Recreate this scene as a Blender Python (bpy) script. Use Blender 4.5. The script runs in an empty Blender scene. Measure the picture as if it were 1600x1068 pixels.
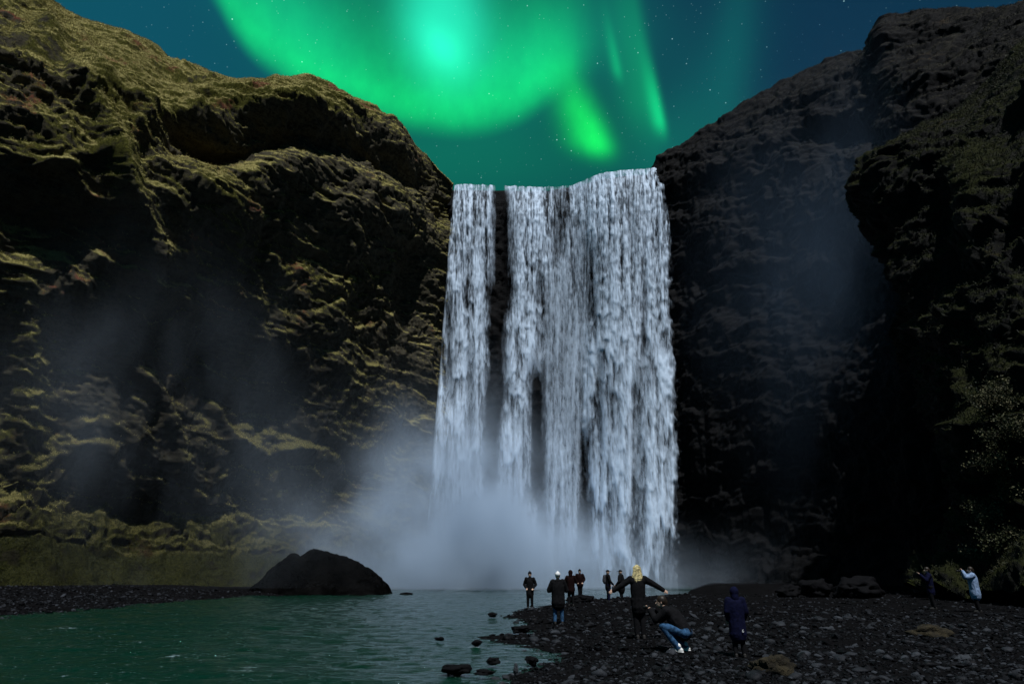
import bpy, math, random
import numpy as np
from mathutils import Vector

SC = bpy.context.scene
COL = SC.collection
random.seed(4)
RNG = np.random.default_rng(4)

# ------------------------------------------------------------------ camera
CAM_Z = 1.7
PITCH = math.radians(18.69)
cam_d = bpy.data.cameras.new('camera')
cam_d.lens = 24.0
cam_d.sensor_width = 36.0
cam_d.clip_start = 0.1
cam_d.clip_end = 3000
cam = bpy.data.objects.new('camera', cam_d)
cam.location = (0, 0, CAM_Z)
cam.rotation_euler = (math.pi / 2 + PITCH, 0, 0)
COL.objects.link(cam)
SC.camera = cam

# ------------------------------------------------------------------ exposure
SC.view_settings.view_transform = 'Standard'
SC.view_settings.look = 'None'
SC.view_settings.exposure = 0.0
SC.view_settings.gamma = 1.0
SC.cycles.max_bounces = 6
SC.cycles.diffuse_bounces = 2
SC.cycles.glossy_bounces = 2
SC.cycles.transparent_max_bounces = 24
SC.cycles.volume_bounces = 2
SC.cycles.volume_step_rate = 1.0
SC.cycles.volume_max_steps = 128


# ------------------------------------------------------------------ node expression helper
class X:
    """a float socket with arithmetic, so that shader maths reads as maths"""
    def __init__(s, nt, sock): s.nt = nt; s.k = sock
    def _op(s, op, *a, clamp=False):
        n = s.nt.nodes.new('ShaderNodeMath'); n.operation = op; n.use_clamp = clamp
        for i, v in enumerate((s,) + a):
            if isinstance(v, X): s.nt.links.new(v.k, n.inputs[i])
            else: n.inputs[i].default_value = float(v)
        return X(s.nt, n.outputs[0])
    def __add__(s, o): return s._op('ADD', o)
    __radd__ = __add__
    def __sub__(s, o): return s._op('SUBTRACT', o)
    def __rsub__(s, o): return (s * -1.0) + o
    def __mul__(s, o): return s._op('MULTIPLY', o)
    __rmul__ = __mul__
    def __truediv__(s, o): return s._op('DIVIDE', o)
    def max(s, o): return s._op('MAXIMUM', o)
    def min(s, o): return s._op('MINIMUM', o)
    def exp(s): return s._op('EXPONENT')
    def pow(s, o): return s._op('POWER', o)
    def abs(s): return s._op('ABSOLUTE')
    def clamp(s): return s._op('ADD', 0.0, clamp=True)
    def sstep(s, a, b):
        n = s.nt.nodes.new('ShaderNodeMapRange'); n.interpolation_type = 'SMOOTHSTEP'
        s.nt.links.new(s.k, n.inputs[0])
        n.inputs[1].default_value = a; n.inputs[2].default_value = b
        n.inputs[3].default_value = 0; n.inputs[4].default_value = 1
        return X(s.nt, n.outputs[0])
    def ramp(s, stops):
        n = s.nt.nodes.new('ShaderNodeValToRGB'); e = n.color_ramp.elements
        while len(e) < len(stops): e.new(0.5)
        for k, (p, c) in enumerate(stops): e[k].position = p; e[k].color = (*c, 1)
        s.nt.links.new(s.k, n.inputs[0])
        return n.outputs[0]


def mixc(nt, f, a, b, mode='MIX'):
    n = nt.nodes.new('ShaderNodeMix'); n.data_type = 'RGBA'; n.blend_type = mode
    for i, v in ((0, f), (6, a), (7, b)):
        v = v.k if isinstance(v, X) else v
        if isinstance(v, bpy.types.NodeSocket): nt.links.new(v, n.inputs[i])
        elif i == 0: n.inputs[0].default_value = v
        else: n.inputs[i].default_value = (*v, 1)
    return n.outputs[2]


def noise(nt, vec, scale, detail=4, rough=0.55, dist=0.0, col=False):
    n = nt.nodes.new('ShaderNodeTexNoise')
    n.inputs['Scale'].default_value = scale; n.inputs['Detail'].default_value = detail
    n.inputs['Roughness'].default_value = rough; n.inputs['Distortion'].default_value = dist
    if vec is not None: nt.links.new(vec, n.inputs['Vector'])
    return n.outputs['Color'] if col else X(nt, n.outputs['Fac'])


def vmap(nt, vec, scale=(1, 1, 1), loc=(0, 0, 0), rot=(0, 0, 0)):
    n = nt.nodes.new('ShaderNodeMapping')
    nt.links.new(vec, n.inputs[0])
    n.inputs[1].default_value = loc; n.inputs[2].default_value = rot; n.inputs[3].default_value = scale
    return n.outputs[0]


# ------------------------------------------------------------------ world: night sky with aurora
world = bpy.data.worlds.new('World'); SC.world = world; world.use_nodes = True
wn = world.node_tree; wn.nodes.clear()
tc = wn.nodes.new('ShaderNodeTexCoord')
DIR = tc.outputs['Generated']


def wdot(v):
    n = wn.nodes.new('ShaderNodeVectorMath'); n.operation = 'DOT_PRODUCT'
    wn.links.new(DIR, n.inputs[0]); n.inputs[1].default_value = v
    return X(wn, n.outputs['Value'])


# a fixed chart of the northern sky: tangent plane at 18.7 degrees up, bearing +Y;
# a to the right, b upwards, both in hundredths of the tangent
cf, sf = math.cos(PITCH), math.sin(PITCH)
wf = wdot((0, cf, sf)).max(0.12)
A = wdot((1, 0, 0)) / wf * 100.0
B = wdot((0, -sf, cf)) / wf * 100.0
wob = noise(wn, DIR, 3.0, 3, 0.5) - 0.5
wob2 = noise(wn, vmap(wn, DIR, (16, 16, 1.3)), 2.0, 4, 0.6) - 0.5


def ch(px, py):
    return ((px - 800) / 10.67, (534 - py) / 10.67)


def blob(px, py, rl, rw, ang, power=1.0):
    """soft patch of light, long radius rl along ang (deg, 90 = up), chart centre px,py"""
    a0, b0 = ch(px, py); c, s = math.cos(math.radians(ang)), math.sin(math.radians(ang))
    da, db = A - a0, B - b0
    l = (da * c + db * s) / (rl / 10.67); w = (db * c - da * s) / (rw / 10.67)
    return ((l * l + w * w).pow(power) * -1.0).exp()


def tail(px, py, up, down, rl, rr, lean):
    """a ray: sharp lower end, long fade upward, left/right softness rl/rr, lean = sideways per up"""
    a0, b0 = ch(px, py)
    db = B - b0
    da = A - a0 - db * lean
    v = (db.max(0.0) / (up / 10.67)); vd = ((db * -1.0).max(0.0) / (down / 10.67))
    l = ((da * -1.0).max(0.0) / (rl / 10.67)); r = (da.max(0.0) / (rr / 10.67))
    return ((v * v + vd * vd + l * l + r * r) * -1.0).exp()


# lower edge of the main arc as a curve b(a)
fc = wn.nodes.new('ShaderNodeFloatCurve')
cm = fc.mapping
pts = [(100, -330), (250, -130), (330, -20), (375, 52), (430, 102), (500, 142), (580, 170), (660, 186), (740, 188), (810, 170),
       (850, 146), (885, 118), (960, 88), (1100, 40)]
cm.use_clip = False
c0 = cm.curves[0]
nrm = [((p[0]) / 1200.0, (700 - (p[1] + 400)) / 800.0) for p in pts]
c0.points[0].location = nrm[0]; c0.points[1].location = nrm[-1]
for q in nrm[1:-1]: c0.points.new(*q)
cm.update()
wn.links.new(((A * 10.67 + 800) / 1200.0).clamp().k, fc.inputs['Value'])
edge = X(wn, fc.outputs[0]) * 800.0           # = 700-(py+400)
D = (B * 10.67 - 234.0) - edge + wob * 16.0    # above the edge > 0, in hundredths*10.67
Dp = D.max(0.0)
arcx = (A * 10.67 + 800)
span = arcx.sstep(250, 400) * (1.0 - arcx.sstep(820, 960))
arc = D.sstep(-34, 40) * ((Dp / -78.0).exp() * 0.76 + (Dp / -300.0).exp() * 0.17) * span
core = blob(692, 46, 94, 68, 100, 1.5) * 0.55 + blob(690, -60, 120, 74, 90) * 0.3 + blob(690, 74, 40, 27, 130) * 0.42
inner = blob(810, 100, 110, 70, 30) * 0.30 + blob(470, 40, 130, 60, 135) * 0.30
drop = tail(925, 218, 95, 24, 34, 26, -0.38) * 0.8 + tail(938, 226, 50, 16, 30, 17, -0.3) * 0.3
ray1 = tail(1031, 186, 70, 22, 12, 8, -0.2) * 0.75 + tail(1010, 150, 210, 60, 46, 14, -0.15) * 0.26
ray2 = tail(964, 106, 60, 18, 9, 7, -0.2) * 0.32
ray3 = blob(1150, 40, 260, 34, 84) * 0.08 + blob(1075, 190, 160, 60, 60) * 0.10
veil = blob(900, 50, 160, 100, 0) * 0.16
low = blob(780, 250, 360, 90, 0) * 0.085
side = arcx.sstep(150, 1200)
bgl = side.ramp([(0.0, (0.005, 0.085, 0.130)), (0.45, (0.004, 0.070, 0.085)), (0.8, (0.004, 0.040, 0.070)), (1.0, (0.005, 0.034, 0.072))])


def addc(acc, f, c):
    n = wn.nodes.new('ShaderNodeVectorMath'); n.operation = 'SCALE'
    n.inputs[0].default_value = c
    wn.links.new(f.k, n.inputs['Scale'])
    m = wn.nodes.new('ShaderNodeVectorMath'); m.operation = 'ADD'
    wn.links.new(acc, m.inputs[0]); wn.links.new(n.outputs[0], m.inputs[1])
    return m.outputs[0]


acc = bgl
streak = 1.0 + wob2 * 0.7
for f, c in ((arc * streak, (0.004, 0.80, 0.13)), (core, (0.025, 0.80, 0.52)), (inner, (0.004, 0.50, 0.22)),
             (drop * streak, (0.006, 0.78, 0.06)), (ray1 + ray2, (0.004, 0.66, 0.17)), (ray3 + veil, (0.006, 0.42, 0.26)),
             (low, (0.004, 1.0, 0.30))):
    acc = addc(acc, f, c)
# stars
for sc_, th, br in ((95, 0.065, 0.8), (190, 0.09, 0.4)):
    vo = wn.nodes.new('ShaderNodeTexVoronoi'); vo.inputs['Scale'].default_value = sc_
    wn.links.new(DIR, vo.inputs['Vector'])
    d = X(wn, vo.outputs['Distance'])
    sep = wn.nodes.new('ShaderNodeSeparateColor'); wn.links.new(vo.outputs['Color'], sep.inputs[0])
    rnd = X(wn, sep.outputs[0])
    acc = addc(acc, (1.0 - d.sstep(th * 0.3, th * 1.6)) * rnd.pow(5.0) * br, (0.55, 0.95, 1.0))
bg = wn.nodes.new('ShaderNodeBackground'); bg.inputs['Strength'].default_value = 1.0
wn.links.new(acc, bg.inputs['Color'])
world.cycles.sampling_method = 'MANUAL'; world.cycles.sample_map_resolution = 512
wo = wn.nodes.new('ShaderNodeOutputWorld'); wn.links.new(bg.outputs[0], wo.inputs[0])

# ------------------------------------------------------------------ unseen sun for the daylight on the land (the one directional light)
SUN_DIR = Vector((0.12, -0.42, 0.90)).normalized()
sl = bpy.data.lights.new('sun_light', 'SUN'); sl.energy = 3.9; sl.angle = math.radians(0.6); sl.color = (0.97, 0.98, 1.0)
so = bpy.data.objects.new('sun_light', sl); COL.objects.link(so)
so.rotation_euler = SUN_DIR.to_track_quat('Z', 'Y').to_euler()
so.location = (30, -50, 120)


# ------------------------------------------------------------------ numeric helpers
def ray(px, py):
    a, b = (px - 800) / 1066.7, (534 - py) / 1066.7
    return np.array([a, cf - b * sf, sf + b * cf])


def at(px, py, Y):
    d = ray(px, py); return np.array([0, 0, CAM_Z]) + d * (Y / d[1])


def on_z(px, py, z):
    d = ray(px, py); return np.array([0, 0, CAM_Z]) + d * ((z - CAM_Z) / d[2])


def proj(P):
    x, y, z = P[..., 0], P[..., 1], P[..., 2] - CAM_Z
    f = np.maximum(y * cf + z * sf, 0.5)
    return 800 + 1066.7 * x / f, 534 - 1066.7 * (-y * sf + z * cf) / f


_perm = np.random.default_rng(11).permutation(4096).astype(np.int64)
_g = np.random.default_rng(12).normal(size=(4096, 3)); _g /= np.linalg.norm(_g, axis=1)[:, None]


def perlin(P, seed=0):
    P = np.asarray(P, float); i = np.floor(P).astype(np.int64); f = P - i
    u = f * f * f * (f * (f * 6 - 15) + 10)
    out = 0
    for dx in (0, 1):
        for dy in (0, 1):
            for dz in (0, 1):
                h = _perm[(_perm[(_perm[(i[:, 0] + dx + seed * 17) & 4095] + i[:, 1] + dy) & 4095] + i[:, 2] + dz) & 4095]
                g = _g[h]
                dot = g[:, 0] * (f[:, 0] - dx) + g[:, 1] * (f[:, 1] - dy) + g[:, 2] * (f[:, 2] - dz)
                w = (u[:, 0] if dx else 1 - u[:, 0]) * (u[:, 1] if dy else 1 - u[:, 1]) * (u[:, 2] if dz else 1 - u[:, 2])
                out = out + dot * w
    return out * 1.5


def fbm(P, oct=4, seed=0, gain=0.5, ridged=False):
    P = np.asarray(P, float); a, s, t = 1.0, 0, 0
    for k in range(oct):
        n = perlin(P * 2.03 ** k + 7.3 * k, seed + k)
        if ridged: n = 1 - 2 * np.abs(n)
        s = s + a * n; t += a; a *= gain
    return s / t


def cells(P, seed=0):
    """distance to nearest and second nearest jittered cell point, plus a random per cell"""
    i = np.floor(P).astype(np.int64); f1 = np.full(len(P), 9.0); f2 = f1.copy(); rid = np.zeros(len(P))
    for dx in (-1, 0, 1):
        for dy in (-1, 0, 1):
            for dz in (-1, 0, 1):
                h = _perm[(_perm[(_perm[(i[:, 0] + dx + seed * 31) & 4095] + i[:, 1] + dy) & 4095] + i[:, 2] + dz) & 4095]
                c = i + np.array([dx, dy, dz]) + 0.5 + 0.32 * _g[h]
                d = np.linalg.norm(P - c, axis=1)
                near = d < f1
                f2 = np.where(near, f1, np.minimum(f2, d)); rid = np.where(near, h / 4096.0, rid); f1 = np.where(near, d, f1)
    return f1, f2, rid


def sm(x, a, b):
    t = np.clip((x - a) / (b - a), 0, 1); return t * t * (3 - 2 * t)


def mesh_np(name, V, F, mat, smooth=True, attrs=None):
    """V (n,3); F (m,3) or (m,4) indices -> object"""
    me = bpy.data.meshes.new(name); V = np.asarray(V, np.float32); F = np.asarray(F, np.int32)
    k = F.shape[1]
    me.vertices.add(len(V)); me.vertices.foreach_set('co', V.ravel())
    me.loops.add(F.size); me.loops.foreach_set('vertex_index', F.ravel())
    me.polygons.add(len(F)); me.polygons.foreach_set('loop_start', np.arange(0, F.size, k, dtype=np.int32))
    me.polygons.foreach_set('use_smooth', np.full(len(F), smooth, dtype=bool))
    me.update(calc_edges=True)
    for an, av in (attrs or {}).items():
        a = me.attributes.new(an, 'FLOAT', 'POINT'); a.data.foreach_set('value', np.asarray(av, np.float32))
    if mat: me.materials.append(mat)
    o = bpy.data.objects.new(name, me); COL.objects.link(o)
    return o


def grid_faces(nr, nc):
    r = np.arange(nr - 1)[:, None] * nc; c = np.arange(nc - 1)[None]
    a = (r + c).ravel()
    return np.stack([a, a + 1, a + nc + 1, a + nc], 1)


def tag(o, label=None, cat=None, group=None, kind=None):
    for k, v in (('label', label), ('category', cat), ('group', group), ('kind', kind)):
        if v: o[k] = v
    return o


def child(o, p):
    o.parent = p
    o.matrix_parent_inverse = p.matrix_basis.inverted()
    return o


def empty(name, loc):
    o = bpy.data.objects.new(name, None); o.location = loc; o.empty_display_size = 0.3; COL.objects.link(o)
    return o


# ------------------------------------------------------------------ materials
def newmat(name):
    m = bpy.data.materials.new(name); m.use_nodes = True; nt = m.node_tree
    p = nt.nodes['Principled BSDF']; return m, nt, p


def setin(nt, sock, v):
    if isinstance(v, X): v = v.k
    if isinstance(v, bpy.types.NodeSocket): nt.links.new(v, sock)
    elif isinstance(v, tuple): sock.default_value = (*v, 1)
    else: sock.default_value = v


def bump(nt, p, h, strength, dist):
    b = nt.nodes.new('ShaderNodeBump'); b.inputs['Strength'].default_value = strength; b.inputs['Distance'].default_value = dist
    nt.links.new(h.k, b.inputs['Height']); nt.links.new(b.outputs[0], p.inputs['Normal'])


def attr(nt, n):
    a = nt.nodes.new('ShaderNodeAttribute'); a.attribute_name = n
    return X(nt, a.outputs['Fac'])


def cliff_mat(name, rock_lo, rock_hi, grass_lo, grass_hi, red, moss_c=None):
    m, nt, p = newmat(name)
    g = nt.nodes.new('ShaderNodeNewGeometry'); pos = g.outputs['Position']
    sx = nt.nodes.new('ShaderNodeSeparateXYZ'); nt.links.new(g.outputs['Normal'], sx.inputs[0])
    nz = X(nt, sx.outputs[2])
    n1 = noise(nt, pos, 0.35, 5, 0.6); n2 = noise(nt, pos, 2.2, 5, 0.65); n3 = noise(nt, pos, 9.0, 4, 0.7)
    strat = noise(nt, vmap(nt, pos, (0.5, 0.5, 3.2), rot=(0.25, 0.3, 0)), 1.0, 5, 0.65)
    moss = attr(nt, 'moss')
    gm = (nz * 1.0 * 0.85 + (n1 - 0.5) * 1.1 + (n2 - 0.5) * 0.8 + (n3 - 0.5) * 0.7 + moss).sstep(0.20, 0.62)
    n4 = noise(nt, pos, 5.0, 6, 0.8)
    rock = mixc(nt, (n2 * 0.3 + strat * 0.4 + n4 * 0.5 - 0.1).sstep(0.34, 0.60), rock_lo, rock_hi)
    grass = mixc(nt, (n1 * 0.35 + n4 * 0.65).sstep(0.36, 0.64), grass_lo, grass_hi)
    if moss_c: grass = mixc(nt, (nz + (n2 - 0.5) * 0.8).sstep(0.25, 0.6), mixc(nt, n4.sstep(0.38, 0.62), tuple(c * 0.35 for c in moss_c), moss_c), grass)
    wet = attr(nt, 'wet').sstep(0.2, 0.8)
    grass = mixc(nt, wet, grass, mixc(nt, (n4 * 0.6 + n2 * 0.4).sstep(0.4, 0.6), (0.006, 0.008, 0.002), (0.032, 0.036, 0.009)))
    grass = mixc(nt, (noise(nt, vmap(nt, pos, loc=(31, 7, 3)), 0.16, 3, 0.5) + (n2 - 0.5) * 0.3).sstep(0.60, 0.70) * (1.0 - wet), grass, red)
    wall_shade = attr(nt, 'wall_shade')  # mask of the shade painted into the lower wall's colour
    veg = mixc(nt, wall_shade * 0.8, grass, mixc(nt, n4.sstep(0.38, 0.62), (0.008, 0.009, 0.0025), (0.038, 0.038, 0.011)))
    rock = mixc(nt, wall_shade * 0.6, rock, rock_lo)
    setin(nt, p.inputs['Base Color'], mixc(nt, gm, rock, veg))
    setin(nt, p.inputs['Roughness'], gm * 0.3 + 0.66 - wall_shade * 0.2)
    p.inputs['Specular IOR Level'].default_value = 0.06
    bump(nt, p, n2 * 0.5 + n4 * 0.6 + strat * 0.4 + noise(nt, pos, 30, 3, 0.7) * 0.2, 0.9, 0.22)
    return m


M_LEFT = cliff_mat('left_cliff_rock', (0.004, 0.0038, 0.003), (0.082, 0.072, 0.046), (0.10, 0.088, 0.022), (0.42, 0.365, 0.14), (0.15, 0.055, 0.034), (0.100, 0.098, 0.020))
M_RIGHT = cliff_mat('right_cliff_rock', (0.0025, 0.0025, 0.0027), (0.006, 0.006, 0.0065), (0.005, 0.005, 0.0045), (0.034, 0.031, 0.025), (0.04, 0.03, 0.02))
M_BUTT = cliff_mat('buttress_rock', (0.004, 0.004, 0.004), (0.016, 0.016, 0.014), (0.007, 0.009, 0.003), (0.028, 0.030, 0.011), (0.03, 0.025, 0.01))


def simple(name, col, rough=0.8, var=0.35, scale=6.0, bmp=0.3, bd=0.02, spec=0.3):
    m, nt, p = newmat(name)
    t = nt.nodes.new('ShaderNodeTexCoord'); n = noise(nt, t.outputs['Object'], scale, 5, 0.6)
    lo = tuple(c * (1 - var) for c in col); hi = tuple(min(1, c * (1 + var)) for c in col)
    setin(nt, p.inputs['Base Color'], mixc(nt, n.sstep(0.3, 0.7), lo, hi))
    p.inputs['Roughness'].default_value = rough; p.inputs['Specular IOR Level'].default_value = spec
    bump(nt, p, noise(nt, t.outputs['Object'], scale * 4, 4, 0.6), bmp, bd)
    return m


# ------------------------------------------------------------------ ground
SHORE = [on_z(px, py, 0.0)[:2] for px, py in
         ((1075, 927), (1000, 932), (920, 937), (860, 944), (828, 947), (800, 955), (792, 962), (815, 975), (835, 985), (800, 990), (745, 995), (790, 1003),
          (825, 1012), (850, 1025), (865, 1035), (820, 1050), (775, 1062), (720, 1090))] + [np.array([-1.2, 5.0]), np.array([-1.6, -30.0]), np.array([-2.0, -150.0])]
SHORE = np.array(SHORE)
_o = np.argsort(SHORE[:, 1]); SH_Y, SH_X = SHORE[_o, 1], SHORE[_o, 0]
LSH = np.array([on_z(px, py, 0.0)[:2] for px, py in ((430, 931), (380, 935), (300, 940), (215, 950), (120, 958), (0, 966), (-150, 980), (-500, 1010))])


LSH = LSH[np.argsort(LSH[:, 1])]


def left_dist(x, y):
    """metres of dry left bank between the waterline and x,y"""
    lx = np.interp(y, np.concatenate([[-50, 5], LSH[:, 1], [54, 60, 75]]), np.concatenate([[-40, -24], LSH[:, 0], [-16.5, -17, -22]]))
    return lx - x + 0.8 * np.sin(y * 0.9) * 0.5


def ground_z(x, y):
    """river bed between two shores, gravel bars either side"""
    x = np.asarray(x, float); y = np.asarray(y, float)
    sx_ = np.interp(y, SH_Y, SH_X)
    d = x - sx_                                          # right of the near shore
    far = np.where(y > SH_Y[-1], 1.0, 0.0)
    P = np.stack([x, y, np.zeros_like(x)], -1).reshape(-1, 3)
    n = (fbm(P * 0.35, 3, 3) * 0.10 + fbm(P * 1.6, 3, 5) * 0.045).reshape(x.shape)
    zr = np.where(d > 0, 0.16 * (1 - np.exp(-d / 1.6)), 0.28 * np.tanh(d / 2.5))
    zr = zr * (1 - far) - 0.25 * far
    # far right bank rises to the cliff foot
    zr = zr + sm(x - 0.45 * y, -4, 14) * 0.5 * sm(y, 24, 50)
    zr = np.maximum(zr, -0.25 + 0.9 * sm(x - (10 + (y - 50) * 0.28), 0, 4.0) * far)
    # left gravel shore
    dl = left_dist(x, y)
    zl = -0.1 + 0.45 * sm(dl, -1.0, 5) + 0.35 * sm(dl, 5, 16)
    inl = sm(dl, -1.0, 0.0)
    z = zr * (1 - inl) + np.maximum(zr, zl) * inl
    return z + n * sm(z, -0.2, 0.06)


gx = np.concatenate([[-900, -400, -200, -120], np.arange(-90, -14, 0.8), np.arange(-14, 26, 0.16), np.arange(26, 70, 0.8), [90, 130, 220, 420, 900]])
gy = np.concatenate([[-900, -400, -160, -60, -20, 0, 4], np.arange(7, 26, 0.13), np.arange(26, 62, 0.3), np.arange(62, 100, 1.2), [120, 160, 300, 900, 2500]])
GX, GY = np.meshgrid(gx, gy)
GZ = ground_z(GX, GY)
m, nt, p = newmat('wet_gravel')
g = nt.nodes.new('ShaderNodeNewGeometry'); pos = g.outputs['Position']
n1 = noise(nt, pos, 0.6, 4, 0.6); n2 = noise(nt, pos, 14, 5, 0.7)
setin(nt, p.inputs['Base Color'], (n2 * 0.7 + n1 * 0.3).ramp([(0.3, (0.002, 0.002, 0.002)), (0.55, (0.006, 0.006, 0.0065)), (0.8, (0.016, 0.016, 0.018))]))
p.inputs['Roughness'].default_value = 0.9; p.inputs['Specular IOR Level'].default_value = 0.0
vo = nt.nodes.new('ShaderNodeTexVoronoi'); vo.inputs['Scale'].default_value = 11; nt.links.new(pos, vo.inputs['Vector'])
bump(nt, p, X(nt, vo.outputs['Distance']) * 0.7 + n2 * 0.4, 0.9, 0.05)
M_GRAVEL = m
ground = mesh_np('ground', np.stack([GX, GY, GZ], -1).reshape(-1, 3), grid_faces(len(gy), len(gx)), M_GRAVEL)
tag(ground, kind='structure')

# ------------------------------------------------------------------ river
wx = np.concatenate([[-130, -80], np.linspace(-52, 14, 300), [24, 34, 44]])
wy = np.concatenate([[-60, -10, 3], 7.5 * (62 / 7.5) ** np.linspace(0, 1, 330), [66, 72, 80, 90, 97]])
WX, WY = np.meshgrid(wx, wy)
P = np.stack([WX.ravel(), WY.ravel(), np.zeros(WX.size)], 1)
Pw = P * np.array([0.42, 0.9, 1.0])
w = fbm(Pw * 0.55, 3, 21) * 0.10 + fbm(Pw * 1.7 + 3, 3, 24, ridged=True) * 0.07 + fbm(Pw * 4.3, 2, 29) * 0.03
shal = sm(np.abs(WX.ravel() - np.interp(WY.ravel(), SH_Y, SH_X)), 0.0, 3.5) * 0.65 + 0.35
foam = fbm(P * np.array([0.35, 1.1, 1.0]), 4, 33)
riff = np.zeros(len(P))
RF = [(880, 936, 60, 2.2, 1.5), (870, 942.5, 45, 2.2, 1.5), (262, 1032, 12, 3, .9), (290, 1035, 14, 2.5, .8), (463, 995, 9, 2, .9), (345, 975, 9, 2, .7), (115, 983, 26, 2, .6), (140, 1034, 20, 2, .7)]
RF += [(RNG.uniform(0, 780), 950 + 110 * RNG.random() ** 0.8, RNG.uniform(8, 30), RNG.uniform(1.2, 3.2), RNG.uniform(.35, .8)) for _ in range(70)]
for px, py, rx, ry, a in RF:
    c = on_z(px, py, 0.0); e = on_z(px + rx, py, 0.0); q = on_z(px, py + ry, 0.0)
    riff += a * np.exp(-((P[:, 0] - c[0]) / (e[0] - c[0])) ** 2 - ((P[:, 1] - c[1]) / (q[1] - c[1])) ** 2)
w = w * shal + np.clip(riff, 0, 1) * 0.03
P[:, 2] = w
fo = np.clip(sm(w / 0.1 + foam * 1.1, 0.8, 1.5) * 0.5 + sm(riff + foam * 1.2 + fbm(P * np.array([2, 5, 1.]), 3, 37) * 1.0, 0.75, 1.5), 0, 1)
m, nt, p = newmat('river_water')
g = nt.nodes.new('ShaderNodeNewGeometry'); pos = g.outputs['Position']
nf = noise(nt, vmap(nt, pos, (1.0, 2.2, 1)), 7.0, 5, 0.7)
fm = (attr(nt, 'foam') * 0.13 + noise(nt, vmap(nt, pos, (0.8, 3.0, 1)), 7.0, 5, 0.85, 0.4)).sstep(0.605, 0.72)
setin(nt, p.inputs['Base Color'], mixc(nt, fm, (0.0005, 0.022, 0.011), (0.42, 0.50, 0.56)))
setin(nt, p.inputs['Roughness'], fm * 0.5 + 0.04)
p.inputs['IOR'].default_value = 1.33
p.inputs['Specular IOR Level'].default_value = 0.9
bump(nt, p, noise(nt, vmap(nt, pos, (1.0, 2.4, 1)), 3.0, 4, 0.6) * 0.7 + nf * 0.5, 1.0, 0.10)
river = mesh_np('river', P, grid_faces(len(wy), len(wx)), m, attrs={'foam': fo})
tag(river, kind='structure')


# ------------------------------------------------------------------ cliffs
def spline(pts, n):
    pts = np.asarray(pts, float); t = np.zeros(len(pts)); t[1:] = np.cumsum(np.linalg.norm(np.diff(pts[:, :2], axis=0), axis=1)); t /= t[-1]
    u = np.linspace(0, 1, n); out = np.stack([np.interp(u, t, pts[:, k]) for k in range(pts.shape[1])], 1)
    k = max(3, n // 60) | 1; ker = np.hanning(k + 2)[1:-1]; ker /= ker.sum()
    for c in range(out.shape[1]):
        e = np.concatenate([np.repeat(out[:1, c], k // 2), out[:, c], np.repeat(out[-1:, c], k // 2)])
        out[:, c] = np.convolve(e, ker, 'valid')
    return out


def spl_by_index(pts, n):
    """pairs of base/rim stay matched: parametrised by control index"""
    pts = np.asarray(pts, float); u = np.linspace(0, len(pts) - 1, n); i = np.arange(len(pts))
    out = np.stack([np.interp(u, i, pts[:, k]) for k in range(pts.shape[1])], 1)
    k = max(3, n // 40) | 1; ker = np.hanning(k + 2)[1:-1]; ker /= ker.sum()
    for c in range(out.shape[1]):
        e = np.concatenate([np.repeat(out[:1, c], k // 2), out[:, c], np.repeat(out[-1:, c], k // 2)])
        out[:, c] = np.convolve(e, ker, 'valid')
    return out


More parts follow.
